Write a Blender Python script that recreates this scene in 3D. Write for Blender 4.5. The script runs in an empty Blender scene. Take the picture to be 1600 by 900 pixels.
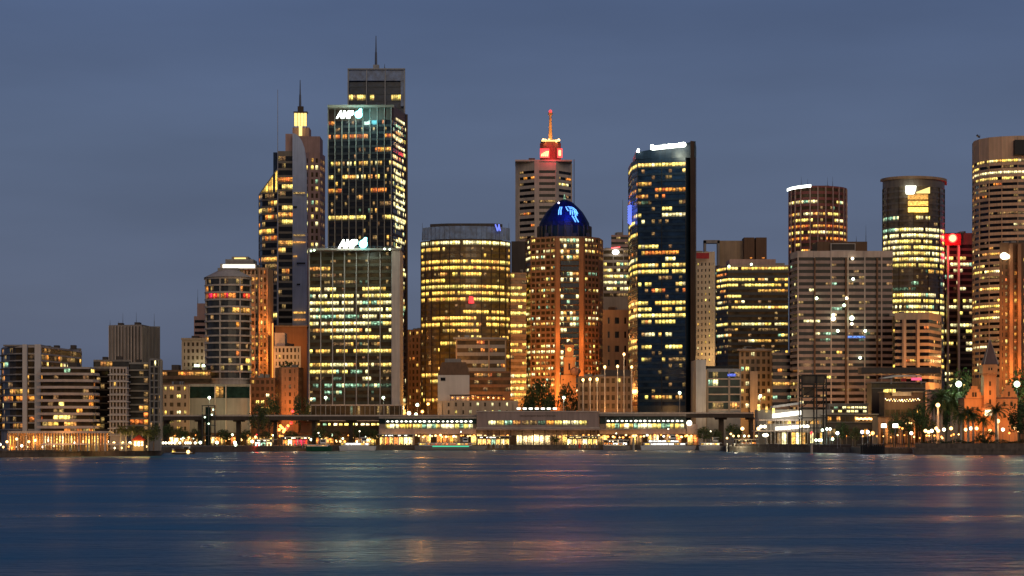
import bpy, math, random
from mathutils import Vector, Matrix

# ------------------------------------------------------------------ camera, sky, sun, exposure
scn = bpy.context.scene
COL = scn.collection
F, HOR, CH = 3700.0, 672.0, 10.0          # focal length and horizon row of a 1600 px wide frame, camera height
cam_d = bpy.data.cameras.new('camera')
cam = bpy.data.objects.new('camera', cam_d)
COL.objects.link(cam)
cam.location = (0, 0, CH)
cam.rotation_euler = (math.radians(90), 0, 0)
cam_d.sensor_width = 36
cam_d.lens = 36 * F / 1600
cam_d.shift_y = (HOR - 450) / 1600
cam_d.clip_start = 1
cam_d.clip_end = 30000
scn.camera = cam

SUN_EL, SUN_ROT = 3.0, 205.0
w = bpy.data.worlds.new('World')
scn.world = w
w.use_nodes = True
nt = w.node_tree
nt.nodes.clear()
sky = nt.nodes.new('ShaderNodeTexSky')
sky.sky_type = 'NISHITA'
sky.sun_disc = False
sky.sun_elevation = math.radians(SUN_EL)
sky.sun_rotation = math.radians(SUN_ROT)
sky.dust_density = 2.0
sky.ozone_density = 3.0
hsv = nt.nodes.new('ShaderNodeHueSaturation')
hsv.inputs['Saturation'].default_value = 0.5
tint = nt.nodes.new('ShaderNodeMix'); tint.data_type = 'RGBA'; tint.blend_type = 'MULTIPLY'
tint.inputs[0].default_value = 1.0
# dusk falls off towards the zenith
geo = nt.nodes.new('ShaderNodeTexCoord')
sep = nt.nodes.new('ShaderNodeSeparateXYZ')
ramp = nt.nodes.new('ShaderNodeValToRGB')
e = ramp.color_ramp.elements
e[0].position = 0.0; e[0].color = (0.086, 0.104, 0.164, 1)
e[1].position = 1.0; e[1].color = (0.012, 0.022, 0.060, 1)
for p, c in ((0.05, (0.110, 0.136, 0.206, 1)), (0.12, (0.102, 0.140, 0.230, 1)), (0.19, (0.082, 0.124, 0.236, 1)), (0.35, (0.034, 0.065, 0.165, 1))):
    n = ramp.color_ramp.elements.new(p); n.color = c
soft = nt.nodes.new('ShaderNodeTexNoise'); soft.inputs['Scale'].default_value = 4.0; soft.inputs['Detail'].default_value = 4
mp = nt.nodes.new('ShaderNodeMapping'); mp.inputs['Scale'].default_value = (1, 1, 5)
mr = nt.nodes.new('ShaderNodeMapRange'); mr.inputs[1].default_value = .3; mr.inputs[2].default_value = .7; mr.inputs[3].default_value = 0.88; mr.inputs[4].default_value = 1.12
mul = nt.nodes.new('ShaderNodeMix'); mul.data_type = 'RGBA'; mul.blend_type = 'MULTIPLY'; mul.inputs[0].default_value = 1
mixs = nt.nodes.new('ShaderNodeMix'); mixs.data_type = 'RGBA'; mixs.inputs[0].default_value = 0.93
bg = nt.nodes.new('ShaderNodeBackground')
out = nt.nodes.new('ShaderNodeOutputWorld')
L = nt.links.new
L(geo.outputs['Generated'], sep.inputs[0]); L(sep.outputs['Z'], ramp.inputs[0])
L(geo.outputs['Generated'], mp.inputs[0]); L(mp.outputs[0], soft.inputs['Vector']); L(soft.outputs[0], mr.inputs[0])
L(ramp.outputs[0], mul.inputs[6]); L(mr.outputs[0], mul.inputs[7])
L(sky.outputs[0], hsv.inputs['Color']); L(hsv.outputs[0], tint.inputs[6]); tint.inputs[7].default_value = (0.05, 0.055, 0.08, 1)
L(tint.outputs[2], mixs.inputs[6]); L(mul.outputs[2], mixs.inputs[7])
L(mixs.outputs[2], bg.inputs['Color'])
bg.inputs['Strength'].default_value = 1.0
L(bg.outputs[0], out.inputs[0])

sl = bpy.data.lights.new('afterglow', 'SUN')
sl.energy = 0.78
sl.angle = math.radians(40)
sl.color = (1.0, 0.76, 0.50)
so = bpy.data.objects.new('afterglow', sl)
COL.objects.link(so)
# light comes from behind and to the right of the camera, low
d = Vector((-0.22, 0.90, -0.30)).normalized()
so.rotation_euler = d.to_track_quat('-Z', 'Y').to_euler()

vs = scn.view_settings
scn.display_settings.display_device = 'sRGB'
vs.view_transform = 'Standard'; vs.look = 'None'; vs.exposure = 0; vs.gamma = 1; vs.use_curve_mapping = False
cy = scn.cycles
cy.max_bounces = 4; cy.diffuse_bounces = 1; cy.glossy_bounces = 2; cy.transmission_bounces = 3; cy.transparent_max_bounces = 6
cy.use_denoising = True
cy.sample_clamp_indirect = 4.0; cy.sample_clamp_direct = 30.0
cy.caustics_reflective = False; cy.caustics_refractive = False
cy.use_adaptive_sampling = False

# ------------------------------------------------------------------ helpers
R = random.Random(7)
def PX(px, Y): return (px - 800.0) / F * Y
def PZ(py, Y): return CH + (HOR - py) / F * Y
def P(px, py, Y): return Vector((PX(px, Y), Y, PZ(py, Y)))
GZ = 2.2                                   # quay level

MATS = {}
def newmat(key):
    m = bpy.data.materials.new(key); m.use_nodes = True
    m.cycles.emission_sampling = 'NONE'
    MATS[key] = m
    return m, m.node_tree, m.node_tree.nodes['Principled BSDF']

def wall(key, rgb, rough=0.8, var=0.25, scale=0.12, metal=0.0, spec=0.3, streak=True):
    """weathered solid surface: broad blotches and vertical rain streaks"""
    m, t, b = newmat(key)
    tc = t.nodes.new('ShaderNodeTexCoord')
    n = t.nodes.new('ShaderNodeTexNoise'); n.inputs['Scale'].default_value = scale; n.inputs['Detail'].default_value = 5
    t.links.new(tc.outputs['Object'], n.inputs['Vector'])
    mp = t.nodes.new('ShaderNodeMapping'); mp.inputs['Scale'].default_value = (0.9, 0.9, 0.05)
    n2 = t.nodes.new('ShaderNodeTexNoise'); n2.inputs['Scale'].default_value = 0.9; n2.inputs['Detail'].default_value = 3
    t.links.new(tc.outputs['Object'], mp.inputs[0]); t.links.new(mp.outputs[0], n2.inputs['Vector'])
    a = t.nodes.new('ShaderNodeMath'); a.operation = 'ADD'
    t.links.new(n.outputs[0], a.inputs[0]); t.links.new(n2.outputs[0], a.inputs[1])
    r = t.nodes.new('ShaderNodeMapRange'); r.inputs[1].default_value = 0.6; r.inputs[2].default_value = 1.4
    r.inputs[3].default_value = 1 - var; r.inputs[4].default_value = 1 + var
    t.links.new(a.outputs[0], r.inputs[0])
    x = t.nodes.new('ShaderNodeMix'); x.data_type = 'RGBA'; x.blend_type = 'MULTIPLY'; x.inputs[0].default_value = 1
    x.inputs[6].default_value = (*rgb, 1)
    t.links.new(r.outputs[0], x.inputs[7]); t.links.new(x.outputs[2], b.inputs['Base Color'])
    b.inputs['Roughness'].default_value = rough; b.inputs['Metallic'].default_value = metal
    b.inputs['Specular IOR Level'].default_value = spec
    return m

def glass(key, rgb, rough=0.12, spec=0.5):
    m, t, b = newmat(key)
    tc = t.nodes.new('ShaderNodeTexCoord')
    n = t.nodes.new('ShaderNodeTexNoise'); n.inputs['Scale'].default_value = 0.28; n.inputs['Detail'].default_value = 3
    t.links.new(tc.outputs['Object'], n.inputs['Vector'])
    r = t.nodes.new('ShaderNodeMapRange'); r.inputs[1].default_value = 0.3; r.inputs[2].default_value = 0.7
    r.inputs[3].default_value = 0.5; r.inputs[4].default_value = 1.6
    t.links.new(n.outputs[0], r.inputs[0])
    x = t.nodes.new('ShaderNodeMix'); x.data_type = 'RGBA'; x.blend_type = 'MULTIPLY'; x.inputs[0].default_value = 1
    x.inputs[6].default_value = (*rgb, 1)
    t.links.new(r.outputs[0], x.inputs[7]); t.links.new(x.outputs[2], b.inputs['Base Color'])
    b.inputs['Roughness'].default_value = rough; b.inputs['Specular IOR Level'].default_value = spec
    bp = t.nodes.new('ShaderNodeBump'); bp.inputs['Strength'].default_value = 0.05; bp.inputs['Distance'].default_value = 0.4
    t.links.new(n.outputs[0], bp.inputs['Height']); t.links.new(bp.outputs[0], b.inputs['Normal'])
    return m

def lit(key, rgb, s, lo=0.25, cell=0.8):
    """a window with the room behind it lit: each pane its own brightness, bright ceiling fittings above, furniture and blinds below"""
    m, t, b = newmat(key)
    N = t.nodes.new; K = t.links.new
    def math_(op, x, y=None):
        n = N('ShaderNodeMath'); n.operation = op
        for k_, q in enumerate((x, y)):
            if q is None: continue
            if isinstance(q, (int, float)): n.inputs[k_].default_value = q
            else: K(q, n.inputs[k_])
        return n.outputs[0]
    uv = N('ShaderNodeUVMap'); sp = N('ShaderNodeSeparateXYZ'); K(uv.outputs[0], sp.inputs[0])
    rp = N('ShaderNodeValToRGB'); el = rp.color_ramp.elements
    el[0].position = 0.0; el[0].color = (0.10,) * 3 + (1,); el[1].position = 1.0; el[1].color = (0.55,) * 3 + (1,)
    for q, v in ((0.25, 0.22), (0.45, 0.75), (0.62, 1.0), (0.8, 1.0), (0.9, .8)):
        z = el.new(q); z.color = (v, v, v, 1)
    K(sp.outputs['Y'], rp.inputs[0])
    fx = math_('FRACT', sp.outputs['X']); fl = math_('FLOOR', sp.outputs['X'])
    edge = N('ShaderNodeMapRange'); edge.inputs[1].default_value = .06; edge.inputs[2].default_value = .2; edge.inputs[3].default_value = .3; edge.inputs[4].default_value = 1
    K(math_('SUBTRACT', .5, math_('ABSOLUTE', math_('SUBTRACT', fx, .5))), edge.inputs[0])
    wn = N('ShaderNodeTexWhiteNoise'); wn.noise_dimensions = '1D'; K(fl, wn.inputs['W'])
    wr = N('ShaderNodeMapRange'); wr.inputs[3].default_value = .3; wr.inputs[4].default_value = 1.45; K(math_('POWER', wn.outputs['Value'], .8), wr.inputs[0])
    tc = N('ShaderNodeTexCoord')
    mp = N('ShaderNodeMapping'); mp.inputs['Scale'].default_value = (1, 1, 1.6); K(tc.outputs['Object'], mp.inputs[0])
    n = N('ShaderNodeTexNoise'); n.inputs['Scale'].default_value = cell; n.inputs['Detail'].default_value = 2; n.inputs['Roughness'].default_value = 0.7
    K(mp.outputs[0], n.inputs['Vector'])
    r = N('ShaderNodeMapRange'); r.inputs[1].default_value = 0.38; r.inputs[2].default_value = 0.64; r.inputs[3].default_value = lo; r.inputs[4].default_value = 1.6
    K(n.outputs[0], r.inputs[0])
    st = math_('MULTIPLY', math_('MULTIPLY', math_('MULTIPLY', rp.outputs[0], r.outputs[0]), math_('MULTIPLY', edge.outputs[0], wr.outputs[0])), s)
    h = N('ShaderNodeHueSaturation'); h.inputs['Color'].default_value = (*rgb, 1)
    r3 = N('ShaderNodeMapRange'); r3.inputs[3].default_value = 0.475; r3.inputs[4].default_value = 0.525; K(wn.outputs['Color'], r3.inputs[0]); K(r3.outputs[0], h.inputs['Hue'])
    K(h.outputs[0], b.inputs['Emission Color']); K(st, b.inputs['Emission Strength'])
    b.inputs['Base Color'].default_value = (0.02, 0.02, 0.02, 1); b.inputs['Roughness'].default_value = 0.3; b.inputs['Specular IOR Level'].default_value = .25
    return m

def glow(key, rgb, s, sample=True):
    m, t, b = newmat(key)
    b.inputs['Base Color'].default_value = (0.3, 0.3, 0.3, 1)
    b.inputs['Emission Color'].default_value = (*rgb, 1); b.inputs['Emission Strength'].default_value = s
    if sample: m.cycles.emission_sampling = 'AUTO'
    return m

class MB:
    """collects faces, links ONE mesh object"""
    def __init__(s): s.v = []; s.f = []; s.m = []; s.uv = []
    def face(s, pts, mi=0, uv=None):
        k = len(s.v); s.v += [tuple(p) for p in pts]; s.f.append(tuple(range(k, k + len(pts)))); s.m.append(mi)
        if uv and uv[0] == (0, 0):
            o_ = R.randrange(900); mx = max(q[0] for q in uv); uv = [(o_ + min(mx - .001, max(.001, q[0])), q[1]) for q in uv]
        s.uv += uv if uv else [(R.randrange(900) + .5, .6)] * len(pts)
    def box(s, x0, x1, y0, y1, z0, z1, mi=0):
        c = [(x0, y0, z0), (x1, y0, z0), (x1, y1, z0), (x0, y1, z0), (x0, y0, z1), (x1, y0, z1), (x1, y1, z1), (x0, y1, z1)]
        for q in ((0, 1, 5, 4), (1, 2, 6, 5), (2, 3, 7, 6), (3, 0, 4, 7), (4, 5, 6, 7), (3, 2, 1, 0)): s.face([c[i] for i in q], mi)
    def prism(s, pts, z0, z1, mi=0, top=True, bottom=True, zt=None):
        n = len(pts)
        za = zt if zt else [z1] * n
        for i in range(n):
            a, b = pts[i], pts[(i + 1) % n]
            s.face([(a[0], a[1], z0), (b[0], b[1], z0), (b[0], b[1], za[(i + 1) % n]), (a[0], a[1], za[i])], mi)
        if top: s.face([(p[0], p[1], za[i]) for i, p in enumerate(pts)], mi)
        if bottom: s.face([(p[0], p[1], z0) for p in reversed(pts)], mi)
    def tube(s, a, b, r0, r1, n=8, mi=0, cap=True):
        a, b = Vector(a), Vector(b); d = (b - a)
        if d.length < 1e-6: return
        q = d.normalized(); u = q.cross(Vector((0, 0, 1)) if abs(q.z) < 0.9 else Vector((1, 0, 0))).normalized(); w_ = q.cross(u)
        ra = [a + (u * math.cos(t) + w_ * math.sin(t)) * r0 for t in [2 * math.pi * i / n for i in range(n)]]
        rb = [b + (u * math.cos(t) + w_ * math.sin(t)) * r1 for t in [2 * math.pi * i / n for i in range(n)]]
        for i in range(n): s.face([ra[i], rb[i], rb[(i + 1) % n], ra[(i + 1) % n]], mi)
        if cap: s.face(list(ra), mi); s.face(list(reversed(rb)), mi)
    def ball(s, c, r, n=8, m=5, sz=1.0, mi=0):
        c = Vector(c)
        def p(i, j):
            th = math.pi * j / m; ph = 2 * math.pi * i / n
            return c + Vector((r * math.sin(th) * math.cos(ph), r * math.sin(th) * math.sin(ph), r * sz * math.cos(th)))
        for j in range(m):
            for i in range(n):
                if j == 0: s.face([p(0, 0), p(i, 1), p(i + 1, 1)], mi)
                elif j == m - 1: s.face([p(i, j), p(0, m), p(i + 1, j)], mi)
                else: s.face([p(i, j), p(i, j + 1), p(i + 1, j + 1), p(i + 1, j)], mi)
    def build(s, name, mats, parent=None, smooth=False):
        me = bpy.data.meshes.new(name)
        me.from_pydata(s.v, [], s.f)
        if not isinstance(mats, (list, tuple)): mats = [mats]
        for m in mats: me.materials.append(MATS[m] if isinstance(m, str) else m)
        me.polygons.foreach_set('material_index', s.m)
        ul = me.uv_layers.new(name='UVMap')
        ul.data.foreach_set('uv', [c for u in s.uv for c in u])
        if smooth: me.polygons.foreach_set('use_smooth', [True] * len(me.polygons))
        me.update()
        o = bpy.data.objects.new(name, me); COL.objects.link(o)
        if parent: o.parent = parent; o.matrix_parent_inverse = Matrix.Translation(parent.location).inverted()
        return o

def sub(c, p):
    w_ = c.matrix_parent_inverse.copy(); c.parent = p; c.matrix_parent_inverse = Matrix.Identity(4) if True else w_
    return c
LABELS = set()
def tag(o, label, cat, group=None):
    o['label'] = label; o['category'] = cat
    if group: o['group'] = group
    return o
def thing(name, label, cat, loc=(0, 0, 0), group=None):
    o = bpy.data.objects.new(name, None); o.empty_display_size = 1; COL.objects.link(o); o.location = loc
    return tag(o, label, cat, group)
def struct(name, mb, mats):
    o = mb.build(name, mats); o['kind'] = 'structure'; return o
def kids(o): return [c for c in bpy.data.objects if c.parent == o]
def dup(root, loc, label=None, rz=0.0, sc=1.0, group=None, _k=[{}]):
    k = _k[0]
    if root.name not in k: k[root.name] = [(c, kids(c)) for c in kids(root)]
    r = root.copy(); COL.objects.link(r); r.location = loc; r.rotation_euler = (0, 0, rz); r.scale = (sc, sc, sc)
    if label: r['label'] = label
    if group: r['group'] = group
    for c, gs in k[root.name]:
        d = c.copy(); COL.objects.link(d); d.parent = r
        for g in gs:
            h = g.copy(); COL.objects.link(h); h.parent = d
    return r
def local(mb, name, mat, root, smooth=False):
    """part modelled in its thing's own coordinates"""
    o = mb.build(name, mat, None, smooth); o.parent = root
    return o

def inset(fp, d):
    n = len(fp); o = []
    for i in range(n):
        a, b, c = Vector(fp[i - 1]), Vector(fp[i]), Vector(fp[(i + 1) % n])
        e1 = (b - a).normalized(); e2 = (c - b).normalized()
        n1 = Vector((-e1.y, e1.x)); n2 = Vector((-e2.y, e2.x))
        m = n1 + n2
        if m.length < 1e-4: m = n1
        m.normalize(); k = max(0.35, m.dot(n1))
        o.append(b + m * (d / k))
    return o

def front(*pts, depth=30):
    """footprint from its visible corners (pixel column, distance), left to right, then straight back"""
    f = [Vector((PX(x, Y), Y)) for x, Y in pts]
    ym = max(p.y for p in f) + depth
    f.append(Vector((f[-1].x * ym / f[-1].y, ym)))
    f.append(Vector((f[0].x * ym / f[0].y, ym)))
    # drop points that coincide
    return f
def arc(x0, x1, Y, bulge, n=12, a=80):
    """curved front between two pixel columns"""
    mid, h = (x0 + x1) / 2, (x1 - x0) / 2
    s = math.sin(math.radians(a)); c0 = math.cos(math.radians(a))
    o = []
    for i in range(n + 1):
        t = math.radians(-a + 2 * a * i / n)
        o.append((mid + h * math.sin(t) / s, Y + bulge * (1 - (math.cos(t) - c0) / (1 - c0))))
    return o

PAL = {
 'office': [('lit_yellow', 5), ('lit_warm', 3), ('lit_pale', 2), ('lit_dim', 2)],
 'yellow': [('lit_yellow', 6), ('lit_gold', 3), ('lit_pale', 1)],
 'gold': [('lit_gold', 6), ('lit_warm', 3), ('lit_yellow', 2)],
 'pale': [('lit_pale', 5), ('lit_yellow', 3), ('lit_green', 1)],
 'home': [('lit_orange', 4), ('lit_warm', 4), ('lit_dim', 3), ('lit_yellow', 1)],
 'orange': [('lit_orange', 5), ('lit_warm', 2)],
 'green': [('lit_green', 3), ('lit_dimgreen', 3), ('lit_pale', 1)],
 'mixed': [('lit_yellow', 3), ('lit_green', 2), ('lit_pale', 2), ('lit_dim', 3), ('lit_warm', 1)],
 'dim': [('lit_dim', 5), ('lit_dimgreen', 2), ('lit_warm', 1)],
 'red': [('lit_red', 3), ('lit_orange', 2)],
 'hot': [('lit_hot', 4), ('lit_yellow', 2), ('lit_orange', 1)],
}
def pick(pal, rr):
    L_ = PAL[pal]; t = rr.random() * sum(x[1] for x in L_)
    for k, wt in L_:
        t -= wt
        if t <= 0: return k
    return L_[-1][0]

def building(name, label, fp, ytop, fh, wallm='conc', glassm='glass_dark', spm=None, sp=0.35, pane=3.0, rec=0.35, par=None,
             y1=None, lit_p=0.2, pal='office', rows=(), mode='band', ww=0.6, run=3.0, piers=None, slab=None,
             cat='building', group=None, seed=1, zt=None, skip_edges=(), roofm='roof', edges_pal=None, z0=None, zmin=None):
    """a building: wall with a recessed window band (or single windows) at every storey. Pixel sizes refer to the nearest front corner."""
    rr = random.Random(seed)
    Y = min(p.y for p in fp); u = Y / F
    z1 = PZ(ytop, Y); zg = GZ - 0.3 if z0 is None else z0
    fhm = fh * u
    parm = (par if par is not None else 3) * u
    zlow = PZ(y1, Y) if y1 is not None else zg + 4.0
    root = thing(name, label, cat, (sum(p.x for p in fp) / len(fp), sum(p.y for p in fp) / len(fp), zg), group)
    n = len(fp); inn = inset(fp, rec); W = MB()
    nf = max(0, int((z1 - parm - zlow) / fhm + 0.3))
    facing = []
    for i in range(n):
        a, b = fp[i], fp[(i + 1) % n]; dd = (b - a)
        nn = Vector((dd.y, -dd.x)).normalized(); mid = (a + b) / 2
        facing.append(nn.dot((-mid).normalized()) > -0.2 and dd.length > 0.6 and i not in skip_edges and i < n - 1)
    spm = spm or wallm
    mats = [wallm, spm, roofm]
    zb = z1 - parm - nf * fhm
    pane_objs = []
    def ringface(i, za, zc, mi):
        a, b = fp[i], fp[(i + 1) % n]; ia, ib = inn[i], inn[(i + 1) % n]
        W.face([(a.x, a.y, za), (b.x, b.y, za), (b.x, b.y, zc), (a.x, a.y, zc)], mi)
        W.face([(a.x, a.y, zc), (b.x, b.y, zc), (ib.x, ib.y, zc), (ia.x, ia.y, zc)], mi)
        W.face([(ia.x, ia.y, za), (ib.x, ib.y, za), (b.x, b.y, za), (a.x, a.y, za)], mi)
    for i in range(n):
        a, b = fp[i], fp[(i + 1) % n]
        if not facing[i] or nf == 0:
            W.face([(a.x, a.y, zg), (b.x, b.y, zg), (b.x, b.y, z1), (a.x, a.y, z1)], 0); continue
        ringface(i, z1 - parm, z1, 0); ringface(i, zg, zb, 0)
        for k in range(nf):
            zf = z1 - parm - (k + 1) * fhm
            if k < nf - 0: ringface(i, zf, zf + sp * fhm, 1)
    W.face([(p.x, p.y, z1 - 0.02) for p in fp], 2)
    # piers between single windows belong to the wall
    npan = [max(1, int(round((fp[(i + 1) % n] - fp[i]).length / pane))) for i in range(n)]
    def vpier(M, i, t, wd, proud, za, zc, mi=0, back=None):
        a, b = fp[i], fp[(i + 1) % n]; e_ = (b - a).normalized(); nn = Vector((e_.y, -e_.x)); c = a + (b - a) * t
        bk = -(rec + 0.05) if back is None else back
        q = [c - e_ * wd / 2 + nn * bk, c - e_ * wd / 2 + nn * proud, c + e_ * wd / 2 + nn * proud, c + e_ * wd / 2 + nn * bk]
        M.prism([q[1], q[2], q[3], q[0]], za, zc, mi)
    if mode == 'window':
        for i in range(n):
            if facing[i]:
                N_ = npan[i]; Lg = (fp[(i + 1) % n] - fp[i]).length
                for j in range(N_ + 1):
                    wd = Lg / N_ * (1 - ww); t = j / N_
                    if j == 0: t += wd / 2 / Lg * 0.9
                    if j == N_: t -= wd / 2 / Lg * 0.9
                    vpier(W, i, t, wd, 0.02, zb, z1 - parm)
    W.build('wall', mats, root)
    # glass
    rowmap = {}
    for (yr, p_, pl) in rows:
        k = int((PZ(yr, Y) - (z1 - parm)) / -fhm)
        rowmap[max(0, k)] = (p_, pl)
    singles = []
    for k in range(nf):
        zf = z1 - parm - (k + 1) * fhm; za, zc = zf + sp * fhm, zf + fhm
        p_, pl = rowmap.get(k, (lit_p, pal))
        if k not in rowmap: p_ = p_ * rr.choice((0.3, 0.7, 1.0, 1.5, 2.0)) if mode == 'band' else p_
        B = MB(); keys = [glassm]; on = rr.random() < p_; cur = pick(pl, rr)
        for i in range(n):
            if not facing[i]:
                if B.f and mode == 'band': B.build('window_band', keys, root); B = MB(); keys = [glassm]
                continue
            a, b = inn[i], inn[(i + 1) % n]; N_ = npan[i]
            for j in range(N_):
                if rr.random() < 1.0 / run:
                    on = rr.random() < p_; cur = pick(pl, rr)
                key = glassm if p_ <= 0 or mode != 'band' or rr.random() > .1 else 'lit_dim'
                if on and rr.random() < 0.93:
                    key = cur if rr.random() < 0.75 else pick(pl, rr)
                if edges_pal and key != glassm and i in edges_pal: key = pick(edges_pal[i], rr)
                if key not in keys: keys.append(key)
                q0, q1 = a + (b - a) * (j / N_), a + (b - a) * ((j + 1) / N_)
                pts = [(q0.x, q0.y, za), (q1.x, q1.y, za), (q1.x, q1.y, zc), (q0.x, q0.y, zc)]
                w0 = rr.randrange(900); nd_ = 1 if (b - a).length / N_ < 2.2 else 2; uv = [(w0 + .001, 0), (w0 + nd_ - .001, 0), (w0 + nd_ - .001, 1), (w0 + .001, 1)]
                if mode == 'window': singles.append((key != glassm, pts, uv, key))
                else: B.face(pts, keys.index(key), uv)
        if mode == 'band' and B.f: B.build('window_band', keys, root)
    if mode == 'window':
        singles.sort(key=lambda s_: -s_[0])
        for s_ in singles[:99]:
            B = MB(); B.face(s_[1], 0, s_[2]); B.build('window', s_[3], root)
        if singles[99:]:
            keys = sorted({s_[3] for s_ in singles[99:]}); B = MB()
            for s_ in singles[99:]: B.face(s_[1], keys.index(s_[3]), s_[2])
            o = B.build('window', keys, root); o['kind'] = 'stuff'
    # projecting fins: piers = (every n panes, width, proud, material) along each facing edge
    if piers:
        ev, wd, pr, pm = piers[:4]; only = piers[4] if len(piers) > 4 else None
        c0 = 0; cnt = 0
        for i in range(n):
            if not facing[i] or (only is not None and i not in only): c0 = 0; continue
            N_ = npan[i]
            for j in range(N_ + 1):
                if j == 0 and i > 0 and facing[i - 1] and N_ < 3: continue
                if (c0 + j) % ev == 0:
                    M = MB(); t = j / N_; Lg = (fp[(i + 1) % n] - fp[i]).length
                    if j == 0 and N_ >= 3: t += wd / 2 / Lg
                    if j == N_ and N_ >= 3: t -= wd / 2 / Lg
                    vpier(M, i, t, wd, pr, zlow if zmin is None else zmin, z1 - 0.3, 0); cnt += 1
                    M.build('pier', pm, root)
            c0 = (c0 + N_) % ev if N_ < 3 else 0
    if slab:
        th, pr, sm = slab[:3]; only = slab[3] if len(slab) > 3 else None
        for k in range(nf):
            zf = z1 - parm - (k + 1) * fhm; S = MB(); oo = inset(fp, -pr)
            for i in range(n):
                if not facing[i] or (only is not None and i not in only): continue
                q = [oo[i], oo[(i + 1) % n], fp[(i + 1) % n], fp[i]]
                S.prism(q, zf + 0.05, zf + 0.05 + th)
            if S.f: S.build('balcony', sm, root)
    if n >= 4 and nf > 3 and fp[n - 3].x - fp[0].x > 9:
        # roof plant, lift overruns and vents set back from the edge
        xa, xb = fp[0].x, fp[n - 3].x; ya = max(p.y for p in fp[:n - 2]) + 3; dmax = fp[-1].y - ya
        for q in range(rr.randrange(2, 5)):
            w_ = rr.uniform(1.6, 5); x = rr.uniform(xa + 2, xb - w_ - 2); M = MB(); M.box(x, x + w_, ya + rr.uniform(0, max(.1, dmax * .4)), ya + dmax * .4 + 3, z1 - .05, z1 + rr.uniform(.9, 2.4)); M.build('roof_plant', rr.choice(['conc_dark', 'conc_grey', 'steel']), root)
    root['z1'] = z1; root['u'] = u
    return root

def roofbox(root, name, x0, x1, ytop, Y, depth, mat, ybase=None, label=None):
    M = MB(); zb = root['z1'] - 0.05 if ybase is None else PZ(ybase, Y)
    M.box(PX(x0, Y), PX(x1, Y), Y, Y + depth, zb, PZ(ytop, Y))
    o = M.build(name, mat, root)
    if label: o['label'] = label
    return o
def mast(root, px, ytop, Y, r=0.25, ybase=None, mat='steel', name='antenna'):
    M = MB(); zb = root['z1'] - 0.2 if ybase is None else PZ(ybase, Y); x = PX(px, Y); zt = PZ(ytop, Y)
    M.tube((x, Y, zb), (x, Y, zb + (zt - zb) * .45), r * 1.3, r, 6); M.tube((x, Y, zb + (zt - zb) * .45), (x, Y, zt), r * .75, r * .35, 6)
    return M.build(name, mat, root)
def plate(root, name, x0, x1, y0, y1, Y, mat, th=0.4, label=None):
    """a flat sign box fixed to a face"""
    M = MB(); M.box(PX(x0, Y), PX(x1, Y), Y, Y + th, PZ(y1, Y), PZ(y0, Y)); o = M.build(name, mat, root)
    if label: o['label'] = label
    return o
def text(s, name, x0, x1, y0, y1, Y, mat, parent=None, ext=0.25, label=None, bold=0.0):
    c = bpy.data.curves.new(name, 'FONT'); c.body = s; c.extrude = ext; c.size = 1; c.offset = bold
    o = bpy.data.objects.new(name + '_tmp', c); COL.objects.link(o)
    dg = bpy.context.evaluated_depsgraph_get(); me = bpy.data.meshes.new_from_object(o.evaluated_get(dg))
    bpy.data.objects.remove(o)
    xs = [v.co.x for v in me.vertices]; ys = [v.co.y for v in me.vertices]
    X0, X1, Z0, Z1 = PX(x0, Y), PX(x1, Y), PZ(y1, Y), PZ(y0, Y)
    for v in me.vertices:
        x = X0 + (v.co.x - min(xs)) / (max(xs) - min(xs)) * (X1 - X0); z = Z0 + (v.co.y - min(ys)) / (max(ys) - min(ys)) * (Z1 - Z0)
        v.co = (x, Y - v.co.z, z)
    me.materials.clear(); me.materials.append(MATS[mat])
    t = bpy.data.objects.new(name, me); COL.objects.link(t)
    if parent: t.parent = parent; t.matrix_parent_inverse = Matrix.Translation(parent.location).inverted()
    if label: t['label'] = label
    return t
def lamp_light(name, loc, energy, color, parent=None, radius=0.5, kind='POINT', spot=None, aim=None):
    l = bpy.data.lights.new(name, kind); l.energy = energy; l.color = color; l.shadow_soft_size = radius
    if kind == 'SPOT': l.spot_size = math.radians(spot or 90); l.spot_blend = 0.6
    o = bpy.data.objects.new(name, l); COL.objects.link(o); o.location = loc
    if aim is not None: o.rotation_euler = (Vector(aim) - Vector(loc)).to_track_quat('-Z', 'Y').to_euler()
    if parent: o.parent = parent; o.matrix_parent_inverse = Matrix.Translation(parent.location).inverted()
    return o

# ------------------------------------------------------------------ materials
wall('conc', (0.37, 0.28, 0.22)); wall('conc_pale', (0.48, 0.40, 0.34)); wall('conc_mauve', (0.33, 0.255, 0.225)); wall('conc_warm', (0.60, 0.39, 0.25)); wall('conc_grey', (0.27, 0.24, 0.21)); wall('conc_dark', (0.08, 0.065, 0.055))
wall('white_render', (0.58, 0.52, 0.46), var=.12); wall('tan', (0.38, 0.26, 0.16)); wall('tan_dark', (0.20, 0.13, 0.08)); wall('brick_orange', (0.36, 0.19, 0.10)); wall('brown', (0.16, 0.09, 0.05))
wall('granite_pink', (0.42, 0.27, 0.23)); wall('spandrel_olive', (0.085, 0.072, 0.040), rough=.4); wall('fin_dim', (0.26, 0.24, 0.21), rough=.5); wall('granite_red', (0.22, 0.07, 0.06)); wall('sandstone', (0.50, 0.27, 0.12)); wall('beige', (0.46, 0.34, 0.23))
wall('steel', (0.16, 0.17, 0.19), rough=.45, metal=.6); wall('steel_pale', (0.42, 0.42, 0.42), rough=.5, metal=.3); wall('roof', (0.09, 0.085, 0.085), rough=.95)
wall('fin_pale', (0.46, 0.42, 0.38), rough=.5, var=.1); wall('bronze', (0.055, 0.034, 0.022), rough=.5); wall('black', (0.02, 0.02, 0.022), rough=.6)
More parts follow.
